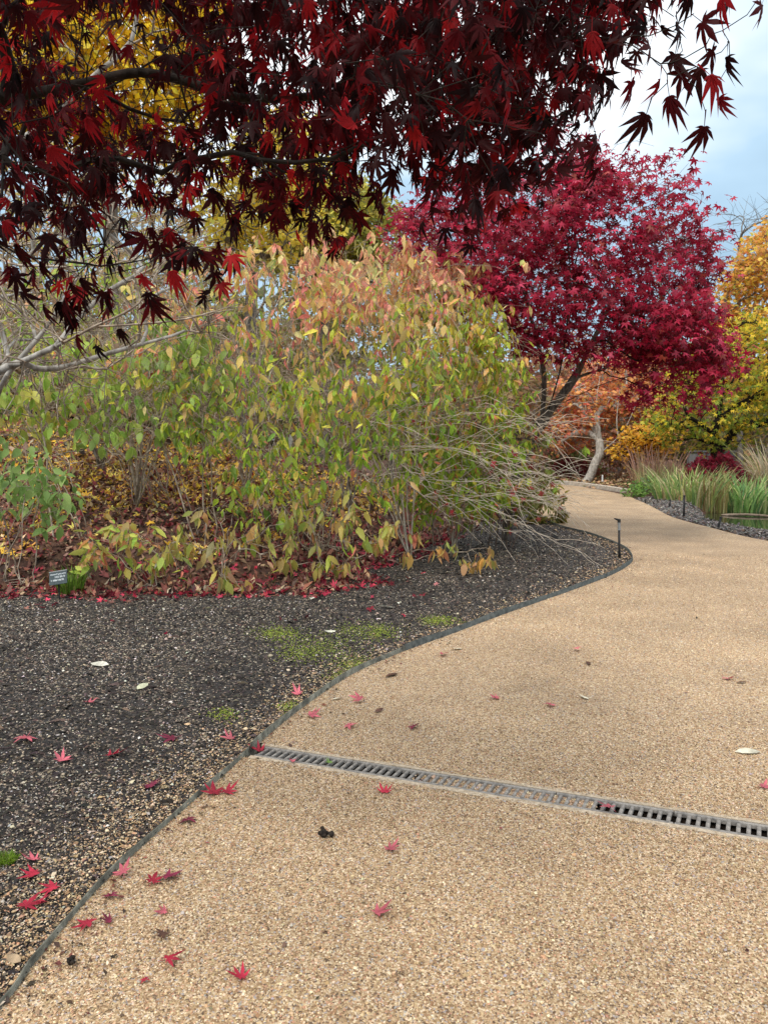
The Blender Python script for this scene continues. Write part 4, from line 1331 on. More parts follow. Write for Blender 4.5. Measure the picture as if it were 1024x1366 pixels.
# ------------------------------------------------------------------ background trees
def tree(name, label, base, lines, poly, Y0, dY, nt_, cols, seed, leaf, per, tw=(5, 0.4), r0=0.14, bark=M_bark_grey, tpl=DIAMOND, group=None, cat='tree', flat=0.5, cloud=0.16, rmin=0.006, split=0.03, mat=M_leaf, seg=0.45, parts=0, colfn=None, layer=None):
    r = np.random.default_rng(seed)
    base = np.asarray(base, float)
    root = thing(name, label, cat, base, group)
    sk = Sk(seed)
    first = None
    for ln in lines:
        pts = [np.asarray(q, float) for q in ln]
        if first is None:
            first = sk.line([base + [0, 0, -0.15]] + pts, -1, 5, 5)
        else:
            k0 = sk.near(pts[0])
            sk.line([sk.P[k0]] + pts[1:], k0, 4)
    T = poly_targets(poly, nt_, Y0, dY, r)
    if layer:
        T[:, 2] = np.round(T[:, 2] / layer) * layer + r.normal(0, 0.1 * layer, len(T))
    T[:, 2] = np.maximum(T[:, 2], base[2] + 0.5)
    sk.grow(T, seg=seg, bend=0.35, wob=0.10, pl=0.10)
    tips = list(sk.tips)
    twl = sk.twiglets(tips, tw[0], tw[1], 0.7, 0.05, 2, 0.5)
    woody(root, sk, sk.radii(r0, rmin, 0.52), bark, split, bark, base)
    if per:
        anch = np.repeat(np.concatenate([twl, tips]), per)
        n = len(anch)
        tipd = unit(r.normal(0, 1, (n, 3)) * [1, 1, 0.5] + [0, 0, -0.4])
        nrm = r.normal(0, 0.5, (n, 3)) + [0, -0.4, 0.7]
        Pl = sk.P[anch] + r.normal(0, cloud, (n, 3)) * [1, 1, flat]
        C = colfn(Pl, n, r) if colfn else palette(n, cols, r, 0.18)
        foliage(root, tpl, Pl, frames(tipd, nrm), r.uniform(leaf[0], leaf[1], n), C, mat, base, parts=parts)
    return root


YEL = [(3, (0.80, 0.58, 0.035)), (2, (0.84, 0.66, 0.06)), (2, (0.70, 0.48, 0.04)), (0.7, (0.60, 0.56, 0.08)), (0.8, (0.80, 0.44, 0.06))]


def slope_tree(px, Yb, top_poly, lab, seed, n=230, cols=YEL, per=9, **kw):
    x = (px - CX) / F * Yb
    z = float(ground_z([x], [Yb])[0])
    b = np.array([x, Yb, z])
    c = np.mean([at(q[0], q[1], Yb) for q in top_poly], axis=0)
    lines = [[b + [0, 0, 0.2], b + [0.1, 0, (c[2] - z) * 0.4], b * [0.6, 0.6, 0] + c * [0.4, 0.4, 0.8] + [0, 0, 0.2 * z], c + [0, 0, 0.5]]]
    return tree('yellow_tree', lab, b, lines, top_poly, Yb, 1.8, n, cols, seed, (0.12, 0.19), per, group='yellow trees on the slope', bark=M_bark_grey, **kw)


slope_tree(-60, 14.0, [(-230, 200), (-220, 80), (-150, -100), (0, -130), (90, -60), (110, 90), (60, 170), (-80, 200)], 'yellow-leaved tree on the slope at the far left behind the dark maple', 81)
slope_tree(150, 15.5, [(20, 150), (30, 20), (100, -90), (220, -100), (285, -10), (285, 110), (240, 175), (120, 190)], 'tall yellow-leaved tree seen through the gap in the dark maple by its main limb', 82)
slope_tree(330, 18.0, [(270, 330), (290, 240), (330, 180), (400, 150), (440, 230), (430, 310), (380, 350)], 'yellow-leaved tree on the slope showing just above the big arching shrub', 83, n=110, cols=[(3, (0.84, 0.64, 0.08)), (2, (0.86, 0.72, 0.16)), (1, (0.7, 0.6, 0.2))], per=6)
slope_tree(430, 22.0, [(340, 360), (350, 290), (400, 240), (480, 240), (520, 290), (510, 360)], 'yellow-green tree farther up the slope behind the tall pinkish stems', 84, cols=[(2, (0.45, 0.38, 0.06)), (2, (0.3, 0.32, 0.06)), (1, (0.5, 0.4, 0.1))])
slope_tree(40, 20.0, [(-120, 440), (-100, 220), (0, 150), (120, 160), (230, 190), (300, 260), (300, 400), (100, 470)], 'straw coloured thin-leaved tree behind the bare twigs at the left', 85, n=260, cols=[(2, (0.58, 0.46, 0.26)), (2, (0.54, 0.36, 0.24)), (2, (0.58, 0.50, 0.14)), (1, (0.62, 0.54, 0.4))], per=5)
slope_tree(300, 24.0, [(150, 560), (160, 350), (230, 300), (380, 310), (480, 350), (560, 380), (560, 570), (300, 575)], 'low straw and olive tree along the top of the slope', 86, n=240, cols=[(2, (0.46, 0.36, 0.18)), (2, (0.30, 0.32, 0.10)), (1, (0.52, 0.44, 0.15))], per=8)
slope_tree(520, 27.0, [(400, 570), (400, 360), (470, 310), (560, 310), (640, 360), (680, 500), (670, 600), (520, 600)], 'straw and pink tree on the slope behind the pinkish stems', 87, n=200, cols=[(2, (0.5, 0.36, 0.2)), (2, (0.36, 0.34, 0.12)), (1, (0.5, 0.26, 0.18))], per=7)


def g3(px, py):
    q = gnd(px, py)
    return q


# orange tree with forked pale trunk at the end of the path
b = np.array([7.75, 30.2, 0.0])
tree('orange_tree', 'orange-leaved tree with a forked pale grey trunk at the far end of the path', b,
     [[at(787, 634, 30.2), at(793, 618, 30.2), at(799, 606, 30.2), at(799, 590, 30.25), at(796, 565, 30.3), at(795, 535, 30.4), at(800, 500, 30.5)],
      [at(799, 606, 30.2), at(810, 596, 30.0), at(824, 583, 29.8), at(836, 566, 29.7), at(852, 530, 29.7)],
      [at(798, 592, 30.25), at(791, 572, 30.4), at(776, 545, 30.6), at(765, 515, 30.7)], [at(824, 583, 29.8), at(822, 560, 29.9), at(826, 520, 30.0)]],
     [(738, 580), (742, 530), (770, 500), (810, 478), (850, 480), (895, 510), (900, 560), (880, 590), (850, 575), (815, 570), (790, 592), (755, 610)], 31.8, 1.7, 170,
     [(3, (0.62, 0.27, 0.13)), (2, (0.66, 0.33, 0.11)), (1.5, (0.58, 0.15, 0.10)), (1, (0.68, 0.42, 0.12))], 91, (0.14, 0.22), 7, (5, 0.5), 0.17, M_bark_pale, rmin=0.010, split=0.04)
b = np.array([9.6, 29.0, 0.0])
tree('yellow_shrub', 'golden yellow shrub on several dark stems beside the forked pale tree', b,
     [[at(845, 632, 29.0), at(838, 615, 29.0), at(829, 605, 29.0)], [at(845, 632, 29.0), at(846, 610, 29.0), at(844, 590, 29.0)], [at(845, 632, 29), at(852, 612, 29), at(858, 598, 29)], [at(845, 632, 29), at(840, 612, 28.7), at(838, 598, 28.7)],
      [at(845, 632, 29), at(856, 616, 29.3), at(868, 600, 29.3)]],
     [(818, 605), (828, 588), (850, 572), (890, 575), (895, 598), (870, 612), (840, 608)], 29.0, 1.2, 70,
     [(3, (0.62, 0.34, 0.03)), (2, (0.66, 0.42, 0.05)), (1, (0.5, 0.24, 0.04))], 92, (0.14, 0.2), 5, (4, 0.3), 0.11, M_bark_dark, cat='shrub', rmin=0.01)


def yg(P, n, r):
    t = np.clip((P[:, 2] - 1.8) / 4.2 + r.normal(0, 0.22, n), 0, 1)
    a_ = palette(n, [(3, (0.20, 0.27, 0.035)), (2, (0.30, 0.34, 0.04)), (1, (0.58, 0.42, 0.045))], r)
    b_ = palette(n, [(3, (0.70, 0.52, 0.04)), (2, (0.52, 0.48, 0.05)), (1, (0.74, 0.44, 0.04))], r)
    return np.where((r.uniform(0, 1, n) < 0.25 + 0.6 * t)[:, None], b_, a_)


b = np.array([11.2, 26.0, 0.0])
tree('yellow_green_tree', 'spreading layered tree of yellow and green leaves behind the pond reeds', b,
     [[at(955, 600, 26), at(952, 575, 26), at(960, 540, 26), at(965, 480, 26)], [at(952, 580, 26), at(925, 560, 25.6), at(895, 548, 25.4)], [at(955, 560, 26), at(985, 540, 25.8), at(1030, 520, 25.5)]],
     [(862, 570), (880, 535), (900, 515), (905, 470), (940, 445), (985, 425), (1040, 400), (1120, 400), (1160, 480), (1140, 570), (1040, 585), (985, 580), (930, 592), (890, 590)], 26.0, 2.4, 210,
     None, 93, (0.17, 0.26), 6, (5, 0.42), 0.2, M_bark_dark, tpl=STAR, colfn=yg, layer=0.55, flat=0.25, cloud=0.2)
b = np.array([17.2, 34.0, 0.0])
tree('golden_tree', 'tall golden orange tree at the right edge rising behind the yellow and green one', b,
     [[b + [0, 0, 0.5], at(1030, 560, 34), at(1035, 480, 34), at(1035, 400, 34), at(1035, 340, 34)]],
     [(955, 470), (958, 410), (975, 370), (985, 345), (1005, 318), (1040, 300), (1100, 310), (1130, 400), (1120, 520), (980, 540)], 34.0, 2.6, 330,
     [(3, (0.66, 0.36, 0.08)), (2, (0.70, 0.48, 0.08)), (2, (0.58, 0.28, 0.11)), (1, (0.50, 0.45, 0.10))], 94, (0.18, 0.27), 8, (5, 0.5), 0.22, M_bark_grey)
# bare tops against the sky
for bi, (px, Yb, poly, lab) in enumerate([
        (985, 42.0, [(920, 420), (925, 330), (945, 290), (990, 272), (1060, 265), (1100, 300), (1100, 440)], 'bare thin-twigged tree against the sky behind the golden orange one'),
        (880, 44.0, [(850, 430), (860, 330), (880, 310), (915, 305), (930, 330), (935, 430)], 'bare tree whose fine twigs show between crimson maple and golden tree'),
        (690, 36.0, [(600, 420), (610, 330), (660, 280), (720, 270), (770, 320), (770, 430)], 'bare tree behind the crimson maple crown')]):
    bx = (px - CX) / F * Yb
    b = np.array([bx, Yb, float(ground_z([bx], [Yb])[0])])
    c = at(px, np.mean([q[1] for q in poly]), Yb)
    tree('bare_tree', lab, b, [[b + [0, 0, 1.0], b * 0.5 + c * 0.5, c]], poly, Yb, 2.5, 70, None, 100 + bi, (0.1, 0.2), 0, (6, 1.4), 0.16, M_bark_grey, 'x', 'bare trees against the sky', rmin=0.004)

far_defs = [(745, 38, [(690, 620), (690, 520), (720, 470), (770, 450), (800, 480), (800, 600)], 'rust coloured tree behind the forked pale one, nearest the crimson maple', [(2, (0.42, 0.20, 0.11)), (2, (0.34, 0.15, 0.10)), (1, (0.40, 0.28, 0.12))]),
            (835, 42, [(790, 610), (790, 500), (820, 455), (870, 450), (895, 500), (890, 610)], 'pinkish brown tree behind the crown of the forked pale one', [(2, (0.40, 0.24, 0.16)), (2, (0.36, 0.20, 0.12)), (1, (0.42, 0.30, 0.14))]),
            (905, 45, [(860, 600), (865, 520), (890, 480), (940, 480), (960, 530), (950, 610)], 'olive brown tree behind the golden yellow shrub', [(2, (0.30, 0.22, 0.08)), (2, (0.22, 0.20, 0.06)), (1, (0.40, 0.27, 0.08))]),
            (1010, 48, [(950, 610), (955, 540), (990, 500), (1080, 490), (1120, 560), (1110, 620)], 'dark olive tree far behind the pond reeds', [(2, (0.16, 0.17, 0.05)), (2, (0.25, 0.22, 0.06))]),
            (660, 34, [(570, 600), (580, 480), (620, 430), (690, 430), (730, 500), (730, 620)], 'brown-leaved tree behind the crimson maple trunk', [(2, (0.34, 0.22, 0.12)), (2, (0.26, 0.2, 0.08)), (1, (0.36, 0.14, 0.08))]),
            (1180, 40, [(1090, 600), (1090, 420), (1150, 360), (1260, 380), (1300, 500), (1280, 610)], 'russet tree beyond the pond outside the right edge', [(2, (0.40, 0.2, 0.1)), (2, (0.34, 0.26, 0.08))])]
for fi_, (px, Yb, poly, lab, cols) in enumerate(far_defs):
    bx = (px - CX) / F * Yb
    b = np.array([bx, Yb, float(ground_z([bx], [Yb])[0])])
    c = at(px, np.mean([q[1] for q in poly]) - 20, Yb)
    tree('autumn_tree', lab, b, [[b + [0, 0, 0.8], b * 0.5 + c * 0.5, c]], poly, Yb, 2.6, 120, cols, 110 + fi_, (0.22, 0.36), 5, (4, 0.7), 0.2, M_bark_grey, cloud=0.3, flat=0.7, group='far autumn trees')

# a wood all round the horizon, too far to tell apart
r = np.random.default_rng(131)
n = 60000
th = r.uniform(-1.5, 1.5, n)
rad = r.uniform(70, 120, n)
x, y = rad * np.sin(th), rad * np.cos(th)
topn = noise2(140, 7.0)
H = 8.0 + 2.6 * topn(th * 3, rad * 0.02) + np.where(th < -0.05, 6, 0)
z = ground_z(x, y) + H * np.sqrt(r.uniform(0, 1, n)) * np.clip(r.normal(0.8, 0.15, n), 0, 1)
C = palette(n, [(3, (0.26, 0.17, 0.08)), (2, (0.19, 0.17, 0.06)), (2, (0.33, 0.18, 0.08)), (1.5, (0.12, 0.13, 0.05)), (1, (0.38, 0.29, 0.09))], r, 0.2)
Vv, Ff, Cc = stamp(DIAMOND[0], DIAMOND[1], np.stack([x, y, z], 1), frames(r.normal(0, 1, (n, 3)), r.normal(0, 1, (n, 3))), r.uniform(1.2, 2.2, n), C)
obj('distant_wood', make_mesh('distant_wood', Vv, Ff, M_leaf, Cc), kind='stuff')


# ------------------------------------------------------------------ grasses, reeds and low plants
def blades(name, label, base, n, h, spread, lean, cols, seed, width=0.014, cat='grass', group=None, droop=0.5, mat=M_leaf, sq=1.0, part='blades'):
    r = np.random.default_rng(seed)
    base = np.asarray(base, float)
    root = thing(name, label, cat, base, group)
    a_ = r.uniform(0, 2 * np.pi, n)
    rr = spread * np.sqrt(r.uniform(0, 1, n))
    ox, oy = rr * np.cos(a_), rr * np.sin(a_) * sq
    out_d = unit(np.stack([ox, oy, np.zeros(n)], 1) / max(spread, 1e-3) + r.normal(0, 0.5, (n, 3)) * [1, 1, 0])
    H = h * r.uniform(0.55, 1.1, n)
    ln = lean * r.uniform(0.2, 1.4, n) * H
    dr = droop * r.uniform(0, 1.4, n) ** 2 * H * 0.35
    ts = np.array([0, 0.3, 0.6, 0.85, 1.0])
    wd = np.array([0.9, 1.0, 0.8, 0.5, 0.05])
    sd = np.cross(out_d, [0, 0, 1.0]); sd = unit(sd * 0.6 + r.normal(0, 0.5, (n, 3)) * [1, 1, 0])
    V_ = np.zeros((n, 10, 3))
    for k_, t in enumerate(ts):
        c = np.stack([ox, oy, np.zeros(n)], 1) + out_d * (ln * t ** 1.8)[:, None] + np.array([0, 0, 1.0]) * (H * t - dr * t ** 4)[:, None]
        wv_ = sd * (width * wd[k_] * (0.7 + 0.6 * r.uniform(0, 1, n)))[:, None]
        V_[:, 2 * k_] = c - wv_; V_[:, 2 * k_ + 1] = c + wv_
    q = np.array([[2 * i_, 2 * i_ + 1, 2 * i_ + 3, 2 * i_ + 2] for i_ in range(4)])
    Fc = (q[None] + (np.arange(n) * 10)[:, None, None]).reshape(-1, 4)
    C = np.repeat(palette(n, cols, r, 0.2), 10, 0)
    obj(part, make_mesh(part, V_.reshape(-1, 3), Fc, mat, C), root, kind='stuff')
    return root


REED = [(3, (0.25, 0.33, 0.10)), (2, (0.37, 0.42, 0.17)), (1.5, (0.15, 0.24, 0.08)), (1.6, (0.56, 0.50, 0.28)), (1, (0.40, 0.27, 0.14))]
blades('reed_clump', 'tall clump of green and straw reeds with brown stems at the pond edge', (8.25, 20.9, -0.2), 320, 1.2, 0.85, 0.55, REED, 151, 0.022, 'reeds', 'reed clumps by the pond')
blades('reed_clump', 'brown-stemmed upright reeds between the two green clumps', (8.65, 20.4, -0.25), 130, 1.05, 0.4, 0.15, [(3, (0.30, 0.20, 0.09)), (2, (0.24, 0.24, 0.08)), (1, (0.42, 0.36, 0.2))], 152, 0.014, 'reeds', 'reed clumps by the pond')
blades('reed_clump', 'broad clump of bright green reeds bending over the pond water', (9.7, 20.8, -0.3), 280, 1.12, 0.7, 0.7, [(3, (0.20, 0.34, 0.10)), (2, (0.32, 0.44, 0.17)), (1, (0.14, 0.25, 0.11)), (1.3, (0.52, 0.48, 0.24))], 153, 0.023, 'reeds', 'reed clumps by the pond')
blades('plume_grass', 'pale feathery plume grass at the right edge beyond the reeds', (11.2, 22.0, -0.1), 600, 1.75, 0.5, 0.5, [(3, (0.52, 0.44, 0.32)), (2, (0.44, 0.36, 0.24)), (1.5, (0.34, 0.33, 0.12))], 154, 0.018, 'grass', None, 1.0)
blades('reed_clump', 'olive reeds at the right edge of the view beyond the pond water', (11.4, 22.6, -0.3), 300, 1.0, 0.8, 0.5, [(3, (0.24, 0.26, 0.09)), (2, (0.36, 0.33, 0.16)), (1, (0.16, 0.2, 0.07))], 155, 0.018, 'reeds', 'reed clumps by the pond')
blades('dry_grass', 'tall clump of dry reddish brown grass behind the reeds', (8.9, 25.5, 0.0), 340, 1.55, 0.7, 0.35, [(3, (0.36, 0.22, 0.16)), (2, (0.44, 0.30, 0.22)), (1, (0.28, 0.16, 0.1))], 156, 0.014, 'grass', None, 0.7)
blades('dry_grass', 'short straw-coloured grass beside the green edging plant', (8.6, 24.6, 0.0), 260, 0.95, 0.5, 0.5, [(3, (0.40, 0.34, 0.18)), (2, (0.26, 0.27, 0.11))], 157, 0.014, 'grass')
blades('grass_tuft', 'bright green grass tuft just behind the small plant label', (gnd(98, 792)[0], 8.05, 0.02), 170, 0.30, 0.13, 0.55, [(3, (0.14, 0.24, 0.03)), (2, (0.22, 0.33, 0.05)), (1, (0.10, 0.16, 0.03))], 158, 0.006, 'grass')


def leafy_clump(name, label, base, rad, h, n, size, cols, seed, cat='plant', tpl=OVAL_LOW, parts=0, mat=M_leaf):
    r = np.random.default_rng(seed)
    base = np.asarray(base, float)
    root = thing(name, label, cat, base)
    sk = Sk(seed)
    c0 = sk.node(base + [0, 0, -0.03], -1, True)
    T = r.normal(0, 1, (max(20, n // 14), 3)); T = unit(T) * r.uniform(0.4, 1, (len(T), 1)) ** 0.5
    T[:, 2] = np.abs(T[:, 2])
    T = base + T * [rad[0], rad[1], h]
    sk.grow(T, seg=0.15, bend=0.3, wob=0.1, pl=0.05)
    twl = sk.twiglets(list(sk.tips), 4, 0.13 * max(rad), 0.8, 0.1, 2)
    woody(root, sk, sk.radii(0.012, 0.002, 0.5), M_twig_brown, 0.05, M_twig_brown, base)
    anch = r.choice(np.concatenate([twl, sk.tips]), n)
    P = sk.P[anch] + r.normal(0, 0.05 * max(rad), (n, 3))
    foliage(root, tpl, P, frames(r.normal(0, 1, (n, 3)) + [0, 0, -0.2], r.normal(0, 0.6, (n, 3)) + [0, -0.4, 0.7]), size * r.uniform(0.7, 1.3, n), palette(n, cols, r, 0.18), mat, base, parts=parts)
    return root


leafy_clump('green_plant', 'bright green leafy edging plant beside the far path bend', (7.9, 22.9, 0.0), (0.85, 0.6), 0.42, 700, 0.12, [(3, (0.14, 0.26, 0.05)), (2, (0.22, 0.34, 0.08)), (1, (0.1, 0.18, 0.05))], 161)
leafy_clump('green_plant', 'low blue-green plant behind the bright green edging plant', (8.7, 24.2, 0.0), (0.9, 0.6), 0.55, 500, 0.13, [(3, (0.11, 0.18, 0.08)), (2, (0.17, 0.23, 0.12))], 162)
leafy_clump('maroon_shrub', 'rounded dark maroon shrub behind the green reeds', (10.85, 25.4, 0.0), (1.15, 0.7), 1.32, 2100, 0.16, [(3, (0.26, 0.018, 0.04)), (2, (0.36, 0.026, 0.06)), (1, (0.15, 0.014, 0.026))], 163, 'shrub', STAR, mat=M_leaf_red)
leafy_clump('maroon_shrub', 'low dark red shrub to the left of the forked pale trunk', (8.1, 33.5, 0.0), (1.3, 0.9), 0.95, 1000, 0.16, [(3, (0.24, 0.025, 0.035)), (2, (0.16, 0.02, 0.025)), (1, (0.30, 0.08, 0.05))], 164, 'shrub', STAR, mat=M_leaf_red)
leafy_clump('brown_shrub', 'low russet shrub to the right of the forked pale trunk', (9.6, 32.5, 0.0), (1.2, 0.9), 1.1, 900, 0.16, [(3, (0.26, 0.10, 0.06)), (2, (0.32, 0.18, 0.08)), (1, (0.17, 0.16, 0.06))], 165, 'shrub')
leafy_clump('green_shrub', 'mid green shrub behind the low dark red one at the far path end', (8.9, 36.5, 0.0), (1.4, 1.0), 1.5, 900, 0.18, [(3, (0.12, 0.17, 0.05)), (2, (0.2, 0.22, 0.08))], 166, 'shrub')
leafy_clump('green_shrub', 'ochre and green shrub where the path disappears behind the weeping twigs', (3.1, 15.6, 0.0), (0.55, 0.6), 1.0, 900, 0.13, [(3, (0.24, 0.20, 0.04)), (2, (0.15, 0.17, 0.04)), (1, (0.30, 0.15, 0.06))], 167, 'shrub', parts=60)

# bank of grey mulch between path and pond, with its short black stakes
r = np.random.default_rng(171)
n = 26000
y = r.uniform(9.5, 22.0, n)
xr = np.interp(y, [q[1] for q in right_pts[1:10]], [q[0] for q in right_pts[1:10]])
x = xr + r.uniform(0.02, 1.35, n)
ok = (sdist(x, y, POND) < 0.12)
x, y = x[ok], y[ok]; n = len(x)
z = ground_z(x, y) + r.uniform(0, 0.03, n)
C = palette(n, [(3, (0.14, 0.13, 0.125)), (2, (0.24, 0.225, 0.21)), (2.5, (0.075, 0.07, 0.065)), (0.6, (0.36, 0.34, 0.31)), (1, (0.17, 0.105, 0.075))], r, 0.2)
Vp, Fp, Cp = stamp(CHIP_V, CHIP_F, np.stack([x, y, z], 1), rot_frames(n, 0.5, r), r.lognormal(math.log(0.02), 0.4, n)[:, None] * np.array([1.3, 0.8, 0.8]), C, 0.25, r)
obj('bank_mulch', make_mesh('bank_mulch', Vp, Fp, M_chip, Cp), kind='stuff')


def stake(name, label, p_, h, rad, lean, group=None):
    root = thing(name, label, 'stake', p_, group)
    bm = bmesh.new()
    r1 = bmesh.ops.create_cone(bm, cap_ends=True, segments=10, radius1=rad, radius2=rad * 0.9, depth=h + 0.1)
    bmesh.ops.translate(bm, verts=r1['verts'], vec=(0, 0, h / 2 - 0.05))
    obj('shaft', bm_mesh('shaft', bm, M_black, True), root)
    bm = bmesh.new()
    r1 = bmesh.ops.create_uvsphere(bm, u_segments=10, v_segments=6, radius=rad * 1.25)
    bmesh.ops.scale(bm, verts=r1['verts'], vec=(1, 1, 0.6))
    bmesh.ops.translate(bm, verts=r1['verts'], vec=(0, 0, h))
    obj('cap', bm_mesh('cap', bm, M_black, True), root)
    root.rotation_euler = (0, lean, 0)
    return root


for px, yb, yt, ln, lab in [(881, 662, 640, 0.02, 'thin black stake at the far end of the grey mulch bank by the green plant'), (893, 673, 663, 0.0, 'shortest black stake in the grey mulch bank, in front of the tall reeds'),
                            (911.5, 684, 656, 0.0, 'tallest black stake in the grey mulch bank, in front of the tall reeds'), (957, 697, 683, 0.22, 'short leaning black stake in the grey mulch bank nearest the pond water')]:
    g = gnd(px, yb, 0.1)
    stake('edging_stake', lab, (g[0], g[1], float(ground_z([g[0]], [g[1]])[0]) - 0.02), (yb - yt) / F * g[1] + 0.03, 0.022, ln, 'black stakes along the grey mulch bank')
# pale log lying at the water's edge
lg = thing('fallen_log', 'thin brown weathered log lying along the far edge of the pond water', 'log', at(1010, 686, 19.2))
sk = Sk(5)
A_, Bq = at(962, 685, 19.4), at(1080, 686, 18.6)
A_[2] = Bq[2] = -0.225
lg.location = A_
sk.line([A_, A_ * 0.66 + Bq * 0.34 + [0, 0.05, 0.03], A_ * 0.33 + Bq * 0.67 + [0, -0.04, 0.0], Bq], -1, 5)
Rl = np.full(sk.n, 0.032) * np.linspace(1.1, 0.8, sk.n)
Vt, Fc = sk.tubes(Rl, np.ones(sk.n, bool), 8)
obj('log_body', make_mesh('log_body', Vt, Fc, M_log, smooth=True, origin=A_), lg)
# grey wall beyond the reeds
wl_ = at(948, 600, 37.0)
root = thing('low_wall', 'low grey wall glimpsed behind the maroon shrub and the reeds', 'wall', (wl_[0], 37.0, 0.0))
bm = bmesh.new(); bm_box(bm, (0, 0, 0.55), (2.2, 0.3, 1.14), bevel=0.02)
obj('wall_body', bm_mesh('wall_body', bm, M_wall), root)
bm = bmesh.new(); bm_box(bm, (0, 0, 1.162), (2.3, 0.40, 0.08), bevel=0.015)
obj('coping', bm_mesh('coping', bm, M_wall), root)
# pale stone kerb at the end of the path: separate blocks
root = thing('stone_kerb', 'low pale stone kerb along the far end of the path', 'kerb', (7.0, 29.5, 0))
kl = catmull([(7.55, 24.6), (7.35, 26.6), (6.8, 29.4), (5.2, 31.0), (3.0, 32.1), (0, 33.2)], 8)
kd = np.concatenate([[0], np.cumsum(np.hypot(*np.diff(kl, axis=0).T))])
bm = bmesh.new(); bm_box(bm, (0, 0, 0.03), (0.78, 0.2, 0.2), bevel=0.015)
kme = bm_mesh('stone', bm, M_stone)
for s in np.arange(0.4, kd[-1] - 0.4, 0.8):
    c = np.array([np.interp(s, kd, kl[:, 0]), np.interp(s, kd, kl[:, 1])])
    c2 = np.array([np.interp(s + 0.05, kd, kl[:, 0]), np.interp(s + 0.05, kd, kl[:, 1])])
    t = c2 - c
    o = obj('stone', kme, root, (c[0] - 7.0 + 0.12 * t[1] / 0.05, c[1] - 29.5 - 0.12 * t[0] / 0.05, 0))
    o.rotation_euler = (0, 0, math.atan2(t[1], t[0]))
# small white marker beside the forked tree
g = gnd(800, 646)
root = thing('marker_post', 'small white marker post beside the forked pale trunk', 'marker', (g[0], 29.3, 0))
bm = bmesh.new(); bm_box(bm, (0, 0, 0.16), (0.05, 0.05, 0.42), bevel=0.006)
obj('post_body', bm_mesh('post_body', bm, M_white), root)

# ------------------------------------------------------------------ irrigation riser at the tip of the bed
g = gnd(825.5, 745)
root = thing('irrigation_riser', 'slim black post with grey collar and small nozzle at the tip of the bed', 'post', (g[0], g[1], 0))
root.rotation_euler = (0, -0.035, 0)


def cyl(bm, z0, z1, r0_, r1_, off=(0, 0), seg=14):
    q = bmesh.ops.create_cone(bm, cap_ends=True, segments=seg, radius1=r0_, radius2=r1_, depth=z1 - z0)
    bmesh.ops.translate(bm, verts=q['verts'], vec=(off[0], off[1], (z0 + z1) / 2))
    return q['verts']


bm = bmesh.new(); cyl(bm, -0.1, 0.40, 0.017, 0.015)
obj('shaft', bm_mesh('shaft', bm, M_black, True), root)
bm = bmesh.new(); cyl(bm, 0.40, 0.49, 0.018, 0.018); cyl(bm, 0.485, 0.50, 0.022, 0.022); cyl(bm, 0.395, 0.41, 0.021, 0.021)
obj('collar', bm_mesh('collar', bm, M_greyp), root)
bm = bmesh.new(); cyl(bm, 0.50, 0.545, 0.02, 0.024); v = cyl(bm, -0.035, 0.04, 0.018, 0.008)
bmesh.ops.transform(bm, matrix=Matrix.Translation((-0.03, 0, 0.545)) @ Matrix.Rotation(math.radians(-68), 4, 'Y'), verts=v)
obj('nozzle', bm_mesh('nozzle', bm, M_black, False), root)

# ------------------------------------------------------------------ plant label
c = at(78, 771, 7.75)
root = thing('plant_label', 'small tilted slate plant label with pale lettering on a stake in the red litter', 'sign', (c[0], c[1], 0.0))
bm = bmesh.new(); bm_box(bm, (0, 0.01, (c[2] - 0.06) / 2), (0.014, 0.006, c[2] + 0.02), bevel=0.001)
obj('stake', bm_mesh('stake', bm, M_black), root)
rotp = Matrix.Rotation(math.radians(-9), 3, 'Y') @ Matrix.Rotation(math.radians(-24), 3, 'X') 
bm = bmesh.new(); bm_box(bm, (0, 0, 0), (0.185, 0.006, 0.135), bevel=0.002)
pl_ = obj('plate', bm_mesh('plate', bm, M_plate), root, (0, 0, c[2]))
pl_.rotation_euler = rotp.to_euler()
bm = bmesh.new(); bm_box(bm, (0, 0, 0.071), (0.186, 0.012, 0.009), bevel=0.001)
obj('rim', bm_mesh('rim', bm, M_greyp), pl_)
bm = bmesh.new()
rr_ = np.random.default_rng(4)
for zc, x0, x1, hgt in [(0.040, -0.075, 0.07, 0.012), (0.012, -0.03, 0.068, 0.022), (-0.022, -0.07, 0.06, 0.02)]:
    xq = x0
    while xq < x1:
        w_ = rr_.uniform(0.006, 0.013)
        # uneven letter-like strokes: an upright, with a bowl or a bar
        bm_box(bm, (xq, -0.0045, zc), (0.003, 0.002, hgt))
        if rr_.uniform() < 0.75:
            bm_box(bm, (xq + w_ * 0.45, -0.0046, zc + rr_.choice([-0.4, 0, 0.4]) * hgt), (w_ * 0.7, 0.002, 0.0035))
        if rr_.uniform() < 0.5:
            bm_box(bm, (xq + w_ * 0.75, -0.0044, zc - hgt * 0.1), (0.003, 0.002, hgt * 0.75))
        xq += w_ + 0.004 + (0.01 if rr_.uniform() < 0.15 else 0)
obj('lettering', bm_mesh('lettering', bm, M_white), pl_)

